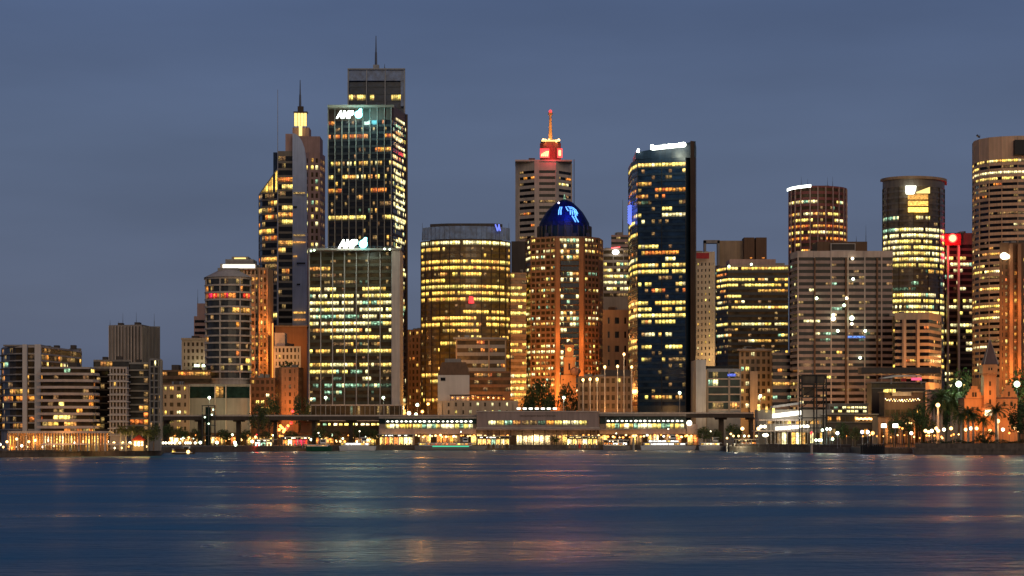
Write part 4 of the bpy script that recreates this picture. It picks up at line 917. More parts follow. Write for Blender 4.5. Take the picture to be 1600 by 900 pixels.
# striped concrete block
fp = front((1234.5, 1268), (1246, 1250), (1395, 1250), depth=40)
b = B('office_building', 'broad striped concrete office block with many unlit ribbon windows and a dark roof box', fp, 392, 9.75, 'conc_pale', 'glass_black', sp=.48, spm='conc_mauve', pane=2.95, par=10, lit_p=.03, pal='mixed', y1=655,
      rows=[(424, .05, 'pale'), (435, .03, 'dim'), (453, .04, 'pale'), (493, .05, 'pale'), (504, .06, 'pale'), (514, .06, 'pale'), (525, .25, 'green'), (535, .2, 'green'), (545, .12, 'yellow'), (555, .08, 'yellow')], seed=72, run=1.3, piers=(3, .65, .35, 'conc_pale', (1,)))
for k in (1, 3, 5):
    x = 1247 + (k - .0) * 24.4 + .5; M = MB(); M.box(PX(x, 1249), PX(x + 2.2, 1249), 1248.4, 1250.2, PZ(655, 1249), PZ(403, 1249)); M.build('drain_slot', 'brown', b)
for i, (x, y) in enumerate(((1302, 498), (1302, 492), (1331, 497), (1331, 506), (1352, 517), (1319, 477), (1332, 404), (1333, 436), (1276, 466), (1323, 466), (1309, 517), (1344, 559))):
    M = MB(); M.ball(P(x, y, 1247.6), .8 if i not in (0, 2) else 1.25, 8, 5); M.build('window_lamp', 'lamp_green' if i % 3 else 'lamp_white', b)
M = MB(); M.box(PX(1325, 1249), PX(1352, 1249), 1249.1, 1249.5, PZ(528, 1249), PZ(525, 1249)); M.build('lit_panel', 'lit_blue', b)
roofbox(b, 'roof_plant', 1277, 1355, 377.5, 1262, 22, 'brown'); plate(b, 'roof_screen', 1299, 1336, 381, 391, 1261.2, 'conc_dark', .5)
M = MB()
for q in ((1298, 1337, 380, 381.3), (1298, 1337, 390.6, 392), (1298, 1299.4, 381.3, 390.6), (1335.6, 1337, 381.3, 390.6)): M.box(PX(q[0], 1260), PX(q[1], 1260), 1260.4, 1261, PZ(q[3], 1260), PZ(q[2], 1260))
M.build('frame', 'conc_pale', b)
for x, y in ((1338, 369), (1353, 352)): mast(b, x, y, 1268, .15, 379)

# cylindrical tower with logo
fp = front(*arc(1379, 1476, 1460, 20, 18, 84), depth=20)
b = B('office_tower', 'round glass tower with bright white lit floors and a shield shaped sign', fp, 290, 9.3, 'conc_grey', 'glass_olive', sp=.34, spm='spandrel_grey', pane=1.7, par=0.5, lit_p=.2, pal='yellow', y1=600,
      rows=[(294, 0, 'dim'), (303, 0, 'dim'), (312, 0, 'dim'), (322, 0, 'dim'), (331, 0, 'dim'), (340, .1, 'pale'), (349, .15, 'green'), (358, .97, 'pale'), (367, .97, 'pale'), (377, .97, 'yellow'), (386, .97, 'pale'), (395, .9, 'pale'), (405, .97, 'pale'), (414, .95, 'yellow'), (424, .08, 'dim'), (433, .1, 'green'), (442, .12, 'green'), (451, .1, 'green'), (461, .97, 'pale'), (470, .97, 'yellow'), (480, .95, 'pale'), (489, .9, 'yellow'), (499, .5, 'gold'), (520, .6, 'gold')], seed=74, run=6, piers=(6, .2, .25, 'bronze'))
M = MB(); fo, fi = fp, inset(fp, 1.2); z = b['z1']
for i in range(19):
    a, c, d_, e_ = fo[i], fo[i + 1], fi[i + 1], fi[i]
    M.prism([a, c, d_, e_], z + .01, PZ(279, 1460))
M.build('roof_screen', 'spandrel_grey', b)
M = MB(); oo = inset(fp, -1.4)
for i in range(19): M.prism([oo[i], oo[i + 1], fi[i + 1], fi[i]], PZ(279, 1460) + .02, PZ(275, 1460))
M.build('cornice', 'tan', b)
M = MB(); Y = 1457
M.face([P(1416, 303, Y), P(1428, 303, Y), P(1431, 296, Y), P(1431.5, 290.5, Y), P(1415, 290.5, Y)]); M.face([P(1415, 290.5, Y) + Vector((0, .8, 0)), P(1431.5, 290.5, Y) + Vector((0, .8, 0)), P(1428, 303, Y) + Vector((0, .8, 0)), P(1416, 303, Y) + Vector((0, .8, 0))])
M.build('sign_shield', 'sign_white', b)
M = MB(); M.prism([(PX(1432, Y), Y), (PX(1453, Y), Y), (PX(1453, Y), Y + .8), (PX(1432, Y), Y + .8)], PZ(302, Y), PZ(300, Y), zt=[PZ(300, Y), PZ(292, Y), PZ(292, Y), PZ(300, Y)]); M.build('sign_wedge', 'crown_yellow', b)
for y in (304, 314, 324):
    M = MB(); M.box(PX(1419, 1458), PX(1450, 1458), 1457.6, 1458.4, PZ(y + 7.5, 1458), PZ(y, 1458)); o = M.build('lit_panel', 'lit_gold', b)
b = B('office_building', 'tan block with two upright piers and an orange lit right flank', front((1398, 1205), (1452, 1200), (1471, 1228), depth=24), 488, 10.3, 'beige', 'glass_black', sp=.45, pane=2.6, par=11, lit_p=.07, pal='home', y1=600, seed=76, run=1.3)
for x in (1412, 1433):
    M = MB(); M.box(PX(x, 1198), PX(x + 4, 1198), 1198, 1203, GZ, PZ(499, 1198)); M.build('pier', 'beige', b)
for x, y in ((1478, 600), (1478, 545)): lamp_light('facade_light', P(x, y, 1190), 7000, (1, .36, .08), b, 1)
# red topped dark tower
b = B('office_tower', 'dark tower with a red glowing roof and two pale pilasters behind the round towers', front((1474, 1500), (1520, 1500), depth=30), 364, 9.5, 'conc_dark', 'glass_dark', sp=.4, pane=2, par=18, lit_p=.35, pal='pale', y1=610, seed=78, run=2.5, rows=[(385, 0, 'dim'), (392, .5, 'office'), (400, 0, 'dim')])
for x in (1480, 1497):
    M = MB(); M.box(PX(x, 1497), PX(x + 3, 1497), 1497, 1500.5, GZ, PZ(383, 1497)); M.build('pier', 'fin_pale', b)
M = MB(); M.box(PX(1476, 1495.5), PX(1502, 1495.5), 1496.5, 1499.8, PZ(383, 1496), PZ(365, 1496)); M.build('sign_backing', 'red_sheet', b)
M = MB(); M.tube((PX(1489, 1495), 1496.4, PZ(372, 1495)), (PX(1489, 1495), 1495.2, PZ(372, 1495)), 2.1, 2.1, 16); rs_ = M.build('round_sign', 'sign_yellow', b)
M = MB(); M.tube((PX(1489, 1495), 1496.45, PZ(372, 1495)), (PX(1489, 1495), 1495.9, PZ(372, 1495)), 3.0, 3.0, 16); sub(M.build('sign_ring', 'sign_red', b), rs_)
lamp_light('roof_light', P(1489, 372, 1484), 12000, (1, .02, .04), b, 2); lamp_light('roof_light', P(1490, 400, 1486), 9000, (1, .03, .06), b, 2)
# big curved tower at the right edge
fp = front((1519.5, 1372), (1522, 1362), (1530, 1353), (1545, 1345), (1565, 1340), (1590, 1337), (1620, 1337), (1660, 1345), depth=30)
b = B('office_tower', 'very tall curved concrete tower with banded windows cut off by the right edge', fp, 212, 9.1, 'conc_warm', 'glass_black', sp=.5, pane=2.4, par=36, lit_p=.16, pal='office', y1=600,
      rows=[(252, .75, 'yellow'), (261, .85, 'yellow'), (270, .95, 'pale'), (280, .75, 'yellow'), (289, .15, 'home'), (298, .05, 'dim'), (307, .35, 'orange'), (316, .1, 'dim'), (325, 0, 'dim'), (342, 0, 'dim'), (351, .3, 'mixed'), (360, .2, 'yellow'), (369, .1, 'dim'), (405, .35, 'office'), (415, .4, 'pale'), (424, .7, 'pale'), (445, .3, 'office'), (455, .5, 'gold'), (464, .2, 'office'), (473, .6, 'yellow'), (482, .9, 'yellow'), (490, .7, 'yellow'), (500, .8, 'pale'), (510, .3, 'office')], seed=80, run=3.5, piers=(5, .3, .2, 'conc_warm'))
M = MB(); M.box(PX(1588, 1330), PX(1640, 1330), 1333, 1338, PZ(242, 1335), PZ(219, 1335)); M.build('roof_louvre', 'black', b)
mast(b, 1531, 210, 1358, .2, 214); M = MB(); M.tube(P(1526, 211, 1356), P(1531, 215, 1356), .7, .5, 6); M.build('window_crane', 'steel', b)
b = B('apartment_tower', 'brown tower with orange lit windows and a dazzling white lamp at the right edge', front((1562, 1205), (1640, 1205), depth=30), 379, 10.6, 'brown', 'glass_brown', sp=.35, pane=2.4, mode='window', ww=.45, par=24, lit_p=.6, pal='home', y1=620, seed=82, run=1)
for x in (1577, 1590):
    M = MB(); M.box(PX(x, 1203), PX(x + 5, 1203), 1202, 1206, GZ, PZ(381, 1203)); M.build('pier', 'brick_orange', b)
M = MB(); M.ball(P(1569, 400, 1201), 2.1, 10, 6, .85); M.ball(P(1574, 401, 1201), 1.3, 8, 5); M.build('roof_flood', 'lamp_white', b)
lamp_light('facade_light', P(1584, 580, 1192), 15000, (1, .34, .07), b, 1); lamp_light('facade_light', P(1584, 480, 1194), 6000, (1, .34, .07), b, 1)
# ------------------------------------------------------------------ elevated road and railway station
DY = 1214
def bx(root, name, x0, x1, y0, y1, Y, dep, mat, label=None):
    M = MB(); M.box(PX(x0, Y), PX(x1, Y), Y, Y + dep, max(-2, PZ(y1, Y)), PZ(y0, Y)); o = M.build(name, mat, root)
    if label: o['label'] = label
    return o
T = thing('elevated_road', 'long dark concrete road deck on piers running above the quay in front of the towers', 'elevated road', (PX(715, DY), DY + 10, GZ))
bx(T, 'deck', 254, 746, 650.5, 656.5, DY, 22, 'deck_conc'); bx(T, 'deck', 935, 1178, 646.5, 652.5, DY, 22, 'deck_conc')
bx(T, 'parapet', 254, 746, 648.3, 650.4, DY - .6, .8, 'conc_pale'); bx(T, 'parapet', 935, 1178, 644.3, 646.4, DY - .6, .8, 'conc_pale')
for i in range(46):
    for x0, x1, y in ((255, 744, 646.8), (936, 1177, 642.8)):
        x = x0 + (x1 - x0) * i / 45
        if i % 2 == 0 or x0 == 255: bx(T, 'railing_post', x, x + .45, y, y + 1.6, DY - .4, .2, 'steel')
for x, w_ in ((255, 8), (309, 9), (369, 6), (427, 6), (487, 6), (545, 6), (1124, 7), (1172, 5)):
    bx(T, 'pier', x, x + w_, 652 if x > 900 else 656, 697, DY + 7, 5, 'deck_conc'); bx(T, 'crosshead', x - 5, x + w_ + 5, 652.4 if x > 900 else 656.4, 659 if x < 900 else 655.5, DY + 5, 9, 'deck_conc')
bx(T, 'lift_shaft', 321, 329, 636, 697, DY - 6, 4, 'glass_teal', 'dark glass lift shaft beside the deck')
for x in (315.3, 325, 335): bx(T, 'frame', x, x + 1.5, 633, 697, DY - 7.5, .6, 'spandrel_dark')
for y in (633, 648, 664, 680): bx(T, 'frame', 315, 337, y, y + 1.2, DY - 7, 1, 'spandrel_dark')
for x, y in ((320, 652), (331, 648), (326, 662), (333, 640)): M = MB(); M.ball(P(x, y, DY - 8), .4, 6, 4); M.build('frame_lamp', 'lamp_green', T)

S = thing('railway_station', 'low grey railway station with lettered central block and two lit platform wings', 'railway station', (PX(840, 1205), 1210, GZ))
SY = 1206
bx(S, 'wall', 745, 936, 643.5, 657, SY, 30, 'station_wall'); bx(S, 'wall', 745, 936, 664.2, 669, SY, 30, 'station_wall'); bx(S, 'wall', 745, 762, 657, 664.2, SY, 3, 'station_wall'); bx(S, 'wall', 919, 936, 657, 664.2, SY, 3, 'station_wall')
bx(S, 'cornice', 744, 937, 642, 643.6, SY - .5, 31, 'conc_pale'); bx(S, 'ledge', 744, 937, 667.6, 669.6, SY - 1.3, 4, 'conc_pale'); bx(S, 'canopy', 744, 1000, 670, 672, SY - 5, 4, 'station_wall')
pal = ['lit_pale', 'lit_yellow', 'lit_green', 'lit_warm', 'lit_dim', 'lit_dim', 'lit_dimgreen', 'lit_orange', 'lit_yellow', 'lit_pale', 'lit_pale', 'lit_yellow']
for i in range(12):
    x0 = 763 + i * 12.95
    M = MB(); M.face([(PX(x0, SY + 1), SY + 1, PZ(664.2, SY)), (PX(x0 + 11.4, SY + 1), SY + 1, PZ(664.2, SY)), (PX(x0 + 11.4, SY + 1), SY + 1, PZ(657, SY)), (PX(x0, SY + 1), SY + 1, PZ(657, SY))], 0, [(0, 0), (3, 0), (3, 1), (0, 1)]); M.build('window', pal[i], S)
    bx(S, 'mullion', x0 + 11.4, x0 + 12.95, 657, 664.2, SY + .3, 1.5, 'station_wall')
text('CIRCULAR QUAY RAILWAY STATION', 'station_lettering', 812, 868, 648.6, 651.4, SY - .15, 'bronze', S, .08)
for x in (810.5, 820, 829.3, 838.8, 848.3, 857.5, 867):
    bx(S, 'roof_lamp', x - 3, x + 3, 637, 639.8, SY + 3, .8, 'strip_white'); bx(S, 'lamp_post', x - .4, x + .4, 639.8, 643, SY + 3.2, .4, 'steel')
for x0, x1, yo in ((592, 744.5, 2.5), (936.5, 1072, -1.5)):
    bx(S, 'roof', x0, x1, 650.5 + yo - 2, 652.5 + yo - 1, SY - 1, 6, 'conc_grey'); bx(S, 'platform_wall', x0, x1, 670, 678, SY - .8, 9, 'station_wall'); bx(S, 'back_wall', x0, x1, 652, 662, SY + 6, .6, 'glass_teal')
    bx(S, 'back_wall', x0, x1, 662, 700, SY + 7, 3, 'station_wall')
    n = int((x1 - x0 - 18) / 6.9); a = x0 + 14
    for i in range(n):
        x = a + i * 6.9 + (i // 3) * .9
        if x > x1 - 4: break
        M = MB(); M.ball((PX(x, SY + 1), SY + 1, PZ(658 + yo * .2, SY)), R.uniform(.6, .85), 8, 5, .6); M.build('platform_lamp', 'platform_white', S)
        k = R.choice(['lit_yellow', 'lit_pale', 'lit_hot', 'lit_green', 'lit_yellow', 'lit_pale', 'lit_gold', 'lit_green'])
        M = MB(); q = (x - 3.4, x + 3.2); y0, y1 = 662 + yo * .2, 669.8
        M.face([(PX(q[0], SY + 2), SY + 2, PZ(y1, SY)), (PX(q[1], SY + 2), SY + 2, PZ(y1, SY)), (PX(q[1], SY + 2), SY + 2, PZ(y0, SY)), (PX(q[0], SY + 2), SY + 2, PZ(y0, SY))], 0, [(0, 0), (3, 0), (3, 1), (0, 1)]); M.build('window', k, S)
        if i % 3 == 0: bx(S, 'post', x - 3.9, x - 3.3, 652, 670, SY - .3, .5, 'steel')
bx(S, 'end_block', 1073, 1090, 663, 678, SY - 2, 10, 'station_wall')
M = MB(); M.ball(P(1077, 661, SY - 4), 1.4, 8, 5); M.build('platform_lamp', 'lamp_white', S)
# ground floor of the station: shopfronts between columns
for i in range(56):
    x0 = 594 + i * 8.9
    if x0 > 1084: break
    k = R.choice(['shop_gold', 'shop_orange', 'shop_hot', 'shop_dim', 'shop_orange', 'glass_brown', 'shop_gold', 'shop_dim', 'glass_brown'])
    if 800 < x0 < 860: k = ('shop_hot', 'shop_white', 'shop_dim')[int(x0) % 3]
    if 856 < x0 < 872: k = 'shop_dim'
    y0 = 679 + R.random() * 2
    M = MB(); M.face([(PX(x0, SY + 4), SY + 4, GZ), (PX(x0 + 7.6, SY + 4), SY + 4, GZ), (PX(x0 + 7.6, SY + 4), SY + 4, PZ(y0, SY)), (PX(x0, SY + 4), SY + 4, PZ(y0, SY))], 0, [(0, 0), (3, 0), (3, 1), (0, 1)]); M.build('shopfront', k, S)
    bx(S, 'column', x0 + 7.6, x0 + 8.9, 672, 697, SY + .5, 1.2, 'station_wall' if i % 2 else 'bronze')
bx(S, 'inner_wall', 594, 1086, 669, 697, SY + 5, 1, 'station_wall')
for i in range(90):
    x = 600 + i * 5.4 + R.uniform(-2, 2)
    if 800 < x < 875: continue
    M = MB(); M.ball((PX(x, SY - 2), SY - 2, PZ(679.5 + R.uniform(0, 4), SY)), R.uniform(.35, .75), 8, 5, .8); M.build('hanging_lamp', R.choice(['lamp_warm', 'lamp_warm', 'lamp_orange', 'platform_white', 'lamp_orange']), S)
for x in range(615, 1080, 42): lamp_light('concourse_light', P(x, 683, SY - 6), 600, (1, .55, .2), S, .8)
# shops under the elevated road, left part
SH = thing('shop_row', 'row of dim shops with dark awnings under the left end of the elevated road', 'shops', (PX(420, 1222), 1222, GZ))
bx(SH, 'wall', 262, 592, 676, 697, 1232, 8, 'brown')
for i in range(40):
    x0 = 264 + i * 8.1; k = R.choice(['shop_orange', 'shop_gold', 'glass_brown', 'glass_brown', 'shop_dim', 'shop_hot', 'shop_dim', 'shop_gold', 'glass_brown'])
    y0 = 681 + R.random() * 3; M = MB(); M.face([(PX(x0, 1231), 1231, GZ), (PX(x0 + 6.6, 1231), 1231, GZ), (PX(x0 + 6.6, 1231), 1231, PZ(y0, 1231)), (PX(x0, 1231), 1231, PZ(y0, 1231))], 0, [(0, 0), (3, 0), (3, 1), (0, 1)]); M.build('shopfront', k, SH)
    if i % 4 == 1: bx(SH, 'awning', x0 - 2, x0 + 22, 679.5, 681, 1228, 3, 'black')
for i in range(80):
    x = 264 + i * 4.1 + R.uniform(-3, 3); M = MB(); M.ball(P(x, 684 + R.uniform(-5, 8), 1227.5), R.uniform(.25, .7), 8, 5); M.build('hanging_lamp', R.choice(['lamp_warm', 'lamp_orange', 'lamp_orange', 'lamp_warm', 'lamp_green']), SH)
for x in (300, 360, 420, 480, 540): lamp_light('shop_light', P(x, 684, 1222), 900, (1, .45, .13), SH, .8)
for i in range(13):
    x = 488 + i * 8.4; k = R.choice(['lit_yellow', 'lit_green', 'lit_hot', 'lit_dim']); bx(SH, 'lit_panel', x, x + R.choice((3, 6, 5)), 661.5, 664.5, 1230.5, .5, k)
bx(SH, 'upper_wall', 470, 592, 658, 676, 1231.2, 2, 'bronze')

# ------------------------------------------------------------------ ferry wharves
def wharf(x0, x1, y_roof, label, hot=0, Y=None, keys=('shop_hot', 'shop_gold', 'shop_gold', 'shop_orange', 'shop_hot')):
    Y = Y or 1186; T = thing('ferry_wharf', label, 'ferry wharf', (PX((x0 + x1) / 2, Y), Y, 0), 'ferry wharves along the cove')
    bx(T, 'pontoon', x0 - 2, x1 + 2, 700.5, 707, Y - 4, 16, 'timber'); bx(T, 'roof', x0 - 3, x1 + 3, y_roof, y_roof + 1.6, Y - 3, 14, 'conc_grey'); 
    for fx in range(int(x0 + 4), int(x1 - 3), 5):
        if R.random() < .8: bx(T, 'fascia_light', fx, fx + R.choice((1.5, 2.5, 4)), y_roof + 1.9, y_roof + 3.0, Y - 2.6, .5, 'platform_white' if hot != 2 and R.random() < .7 else 'crown_yellow')
    n = max(3, int((x1 - x0) / 7)); wd = (x1 - x0) / n
    for i in range(n + 1): bx(T, 'column', x0 + i * wd - .5, x0 + i * wd + .5, y_roof + 1.6, 701, Y - 2, .5, 'steel')
    for i in range(n):
        k = R.choice(keys)
        if hot == 1 and i >= n - 3: k = 'lit_red'
        if hot == 3 and i == n // 2: k = 'lit_green'
        a, c = x0 + i * wd + .7, x0 + (i + 1) * wd - .7; M = MB()
        M.face([(PX(a, Y + 4), Y + 4, PZ(700.5, Y)), (PX(c, Y + 4), Y + 4, PZ(700.5, Y)), (PX(c, Y + 4), Y + 4, PZ(y_roof + 5, Y)), (PX(a, Y + 4), Y + 4, PZ(y_roof + 5, Y))], 0, [(0, 0), (2, 0), (2, 1), (0, 1)]); M.build('glass_wall', k, T)
        bx(T, 'kiosk', a + wd * .2, a + wd * .55, 693, 700.5, Y + .5, 2, R.choice(['bronze', 'red_sheet', 'steel', 'tan']))
    bx(T, 'back_wall', x0, x1, y_roof + 1.6, 700.5, Y + 4.4, .5, 'bronze')
    lamp_light('wharf_light', P((x0 + x1) / 2, 690, Y - 6), 700, (1, .7, .35), T, 1); return T
wharf(441, 481, 682, 'leftmost ferry wharf shelter with red lit glass at its right end', 1, 1128)
wharf(593, 645, 678, 'wide ferry wharf shelter with red trim in front of the left station wing', 0, 1180)
wharf(746, 796, 681, 'ferry wharf shelter with green and red lit panels left of the station entrance', 3, 1194 - 6)
wharf(886, 934, 681, 'warm lit ferry wharf shelter right of the station entrance', 2, 1188, ('shop_gold', 'shop_orange', 'shop_hot', 'shop_gold'))
wharf(943, 980, 687, 'small low wharf shelter with a bright white ticket kiosk', 0, 1188, ('shop_hot', 'shop_white', 'shop_orange'))
wharf(398, 425, 686, 'small pale wharf shelter with a red lamp at its left end', 0, 1110, ('shop_white', 'shop_hot', 'lit_green'))
wharf(1150, 1182, 686, 'dim wharf kiosk on the timber jetty under small round lamps', 2, 1128, ('shop_dim', 'shop_orange', 'glass_brown'))

# ------------------------------------------------------------------ boats
def ferry(x0, x1, Y, label, ytop, hull='hull_white', win='lit_hot', strip=None, stern=1, decks=1):
    T = thing('ferry', label, 'ferry', (PX((x0 + x1) / 2, Y), Y, 0)); a, c = PX(x0, Y), PX(x1, Y); L_ = c - a; m = L_ * .16; W_ = max(4, L_ * .12)
    H = 2.3
    def hullring(z, k): return [Vector((a + (0.3 if k < 1 else 0), Y - W_ * .5 * k, z)), Vector((a + L_ * .25, Y - W_ * k, z)), Vector((c - m * 1.2, Y - W_ * k, z)), Vector((c - m * .35 * (2 - k), Y - W_ * .45 * k, z)), Vector((c - (1 - k) * m * .8, Y, z)),
              Vector((c - m * .35 * (2 - k), Y + W_ * .45 * k, z)), Vector((c - m * 1.2, Y + W_ * k, z)), Vector((a + L_ * .25, Y + W_ * k, z)), Vector((a + (0.3 if k < 1 else 0), Y + W_ * .5 * k, z))]
    M = MB(); r = [hullring(-.5, .62), hullring(.5, .85), hullring(H, 1.0)]
    for p, q in zip(r, r[1:]):
        for i in range(9): j = (i + 1) % 9; M.face([p[i], p[j], q[j], q[i]])
    M.face(r[2]); M.build('hull', hull, T)
    zt = PZ(ytop, Y); nd = decks; dh = (zt - H - .5) / nd
    for d_ in range(nd):
        s = d_ * L_ * .08; X0, X1 = a + L_ * .06 + s, c - m * 1.25 - s * 1.5; z0, z1 = H + d_ * dh, H + (d_ + 1) * dh
        M = MB(); M.box(X0, X1, Y - W_ * .8, Y + W_ * .8, z0, z0 + dh * .3); M.box(X0 - .4, X1 + .9, Y - W_ * .88, Y + W_ * .88, z1 - .3, z1); M.box(X0, X1, Y - W_ * .7, Y + W_ * .7, z0 + dh * .3, z1 - .3); M.build('cabin', 'hull_white', T)
        n = 7
        for i in range(n):
            w0, w1 = X0 + (X1 - X0) * (i + .08) / n, X0 + (X1 - X0) * (i + .92) / n; M = MB()
            M.face([(w0, Y - W_ * .8, z0 + dh * .3), (w1, Y - W_ * .8, z0 + dh * .3), (w1, Y - W_ * .8, z1 - .3), (w0, Y - W_ * .8, z1 - .3)], 0, [(0, 0), (2, 0), (2, 1), (0, 1)]); M.build('window', win if (i + d_) % 5 else 'lit_gold', T)
    wx = c - m * 1.6 - (nd - 1) * L_ * .12; M = MB(); M.prism([(wx - 2.6, Y - 1.6), (wx, Y - 1.6), (wx, Y + 1.6), (wx - 2.6, Y + 1.6)], zt, zt + 1.9); M.box(wx - 2.9, wx + .4, Y - 1.9, Y + 1.9, zt + 1.9, zt + 2.1); wh_ = M.build('wheelhouse', 'hull_white', T)
    M = MB(); M.box(wx - 2.3, wx - .2, Y - 1.68, Y - 1.62, zt + .8, zt + 1.6); sub(M.build('window', 'glass_dark', T), wh_)
    M = MB(); M.tube((wx - 3.5, Y, zt), (wx - 3.5, Y, zt + 5), .12, .06, 5); ms_ = M.build('mast', 'steel_pale', T)
    M = MB(); M.ball((wx - 3.5, Y, zt + 5), .35, 6, 4); sub(M.build('mast_light', 'lamp_white', T), ms_)
    if strip:
        M = MB(); M.box(a + L_ * .25, c - m * 1.5, Y - W_ - .12, Y - W_ - .02, H - .55, H - .05); M.build('light_strip', strip, T)
    M = MB()
    M.tube((a + .5, Y - W_ * .5, H + 1), (a + L_ * .25, Y - W_, H + 1), .05, .05, 4); M.tube((c - m * 1.2, Y - W_, H + 1), (c - .5, Y, H + 1.1), .05, .05, 4); M.build('railing', 'steel_pale', T)
    return T
ferry(648, 760, 1168, 'long dark hulled ferry with a glowing green strip moored left of the green lit shelter', 690.5, 'conc_grey', 'lit_orange', 'strip_green', decks=1)
ferry(1001, 1088, 1172, 'large white ferry with two brightly lit decks at the right end of the cove', 686, 'hull_white', 'lit_white', None, decks=2)
ferry(530, 588, 1146, 'white ferry with a brilliant cabin moored under the pale finned office block', 690, 'hull_white', 'lit_white', None)
ferry(1092, 1132, 1150, 'short cream ferry with a yellow lit cabin behind the end of the timber jetty', 690, 'canvas_white', 'lit_hot', None)
ferry(478, 520, 1115, 'small dark boat strung with orange lights next to the red lit wharf', 693, 'hull_green', 'lit_orange', None)
ferry(942, 985, 1170, 'low ferry with yellow and white lit windows beside the white two decked ferry', 693, 'conc_grey', 'lit_yellow', None)
T = ferry(268, 306, 985, 'small water taxi with a dazzling orange lamp near the left quay corner', 704.5, 'timber', 'lit_gold', None)
M = MB(); M.ball(P(294, 706, 978), .75, 8, 5); M.build('bow_lamp', 'lamp_warm', T)

# ------------------------------------------------------------------ timber jetty, beacons, gantry, passenger terminal
J = thing('timber_jetty', 'dark timber jetty on pale piles in front of the bright passenger terminal', 'jetty', (PX(1190, 1085), 1085, 0))
def jl(x): return 1088 - (x - 1136) * .23
M = MB(); q = [(PX(1135, jl(1135)), jl(1135)), (PX(1330, jl(1330) - 10), jl(1330) - 10), (PX(1330, 1060), 1064), (PX(1135, 1110), 1112)]; M.prism(q, 2.0, 3.6); M.build('deck', 'timber', J)
for i in range(20):
    x = 1136 + i * 6 + (i > 8) * (i - 8) * 1.5; y_ = jl(x) - .6; M = MB(); M.tube((PX(x, y_), y_, -2), (PX(x, y_), y_, 3.4 if i % 2 else 4.0), .42, .38, 7); M.build('pile', 'pile_pale', J, True)
M = MB(); M.box(PX(1136, 1092), PX(1330, 1062), 1092, 1094, -1, 1.9); M.build('cross_beam', 'black', J)
for x, Y, y0, lab, kd in ((990, 1150, 684, 'plain pale mooring pile standing in the cove in front of the low ferry', None), (1268, 985, 679, 'channel beacon pile with a red light in front of the jetty', 'lamp_red')):
    T = thing('beacon_pile', lab, 'pile', (PX(x, Y), Y, 0)); M = MB(); M.tube((PX(x, Y), Y, -2), (PX(x, Y), Y, PZ(694 if kd else y0, Y)), .6, .5, 8); M.build('pile', 'pile', T, True)
    if kd:
        M = MB(); M.tube((PX(x, Y), Y, PZ(694, Y)), (PX(x, Y), Y, PZ(678, Y)), .14, .12, 6); M.tube((PX(x, Y), Y, PZ(694, Y)), (PX(x, Y), Y, PZ(692.5, Y)), .8, .8, 8); M.build('pole', 'steel', T)
        M = MB(); M.ball((PX(x, Y), Y, PZ(676.5, Y)), .55, 8, 6); M.build('beacon_light', kd, T); lamp_light('beacon_glow', (PX(x, Y), Y - 1.5, PZ(676.5, Y)), 250, (1, .02, .02), T, .3)
# mooring dolphin with dark piles
T = thing('mooring_platform', 'small dark platform on close set piles left of the park wall', 'platform', (PX(1363, 985), 985, 0))
bx(T, 'deck', 1345, 1382, 694, 696, 983, 9, 'timber')
for i in range(13): M = MB(); x = 1345.5 + i * 3; M.tube((PX(x, 982.5), 982.5, -2), (PX(x, 982.5), 982.5, PZ(694.5, 982)), .36, .34, 6); M.build('pile', 'black', T)
bx(T, 'back_wall', 1345, 1382, 697, 709, 986, 3, 'black')
for x in (1347, 1356, 1370, 1380): bx(T, 'railing_post', x, x + .5, 688, 694, 984, .2, 'steel')
# gantry
T = thing('gangway_tower', 'tall dark lattice gangway tower between the terminal and the striped block', 'gantry', (PX(1270, 1105), 1105, GZ))
for x in (1253, 1276, 1291):
    for y in (1100, 1110): M = MB(); M.tube((PX(x, 1100), y, GZ), (PX(x, 1100), y, PZ(585, 1100)), .35, .35, 6); M.build('leg', 'black', T)
for y in (585, 600, 604, 620, 636, 652, 668): bx(T, 'cross_beam', 1252, 1292, y, y + 1.5, 1099.6, 11, 'black')
bx(T, 'machine_cabin', 1255, 1289, 587, 599, 1101, 8, 'conc_dark'); bx(T, 'hanging_gangway', 1256, 1272, 606, 618, 1102, 5, 'bronze')
for (xa, ya), (xb, yb) in (((1253, 620), (1276, 604)), ((1253, 636), (1276, 620)), ((1276, 636), (1291, 620)), ((1253, 668), (1276, 652))): M = MB(); M.tube(P(xa, ya, 1099.4), P(xb, yb, 1099.4), .18, .18, 5); M.build('brace', 'black', T)
mast(T, 1270, 576, 1103, .15, 586)
# passenger terminal
T = thing('passenger_terminal', 'white passenger terminal with slanting brilliantly lit canopies behind the jetty', 'terminal', (PX(1225, 1130), 1130, GZ))
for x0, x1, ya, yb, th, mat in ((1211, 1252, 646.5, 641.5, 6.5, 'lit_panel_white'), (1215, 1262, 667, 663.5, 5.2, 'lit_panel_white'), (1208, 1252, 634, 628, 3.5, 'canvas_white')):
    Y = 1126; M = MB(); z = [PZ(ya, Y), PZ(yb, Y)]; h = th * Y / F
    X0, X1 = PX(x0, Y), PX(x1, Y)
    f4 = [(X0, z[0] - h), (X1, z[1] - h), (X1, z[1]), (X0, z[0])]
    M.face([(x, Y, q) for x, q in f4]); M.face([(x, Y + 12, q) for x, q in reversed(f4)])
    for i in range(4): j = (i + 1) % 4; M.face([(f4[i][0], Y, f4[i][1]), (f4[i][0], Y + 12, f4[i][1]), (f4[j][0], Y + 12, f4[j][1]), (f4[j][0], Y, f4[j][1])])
    M.build('canopy' if th < 5 else 'lit_canopy', 'strip_white' if mat == 'lit_panel_white' else mat, T)
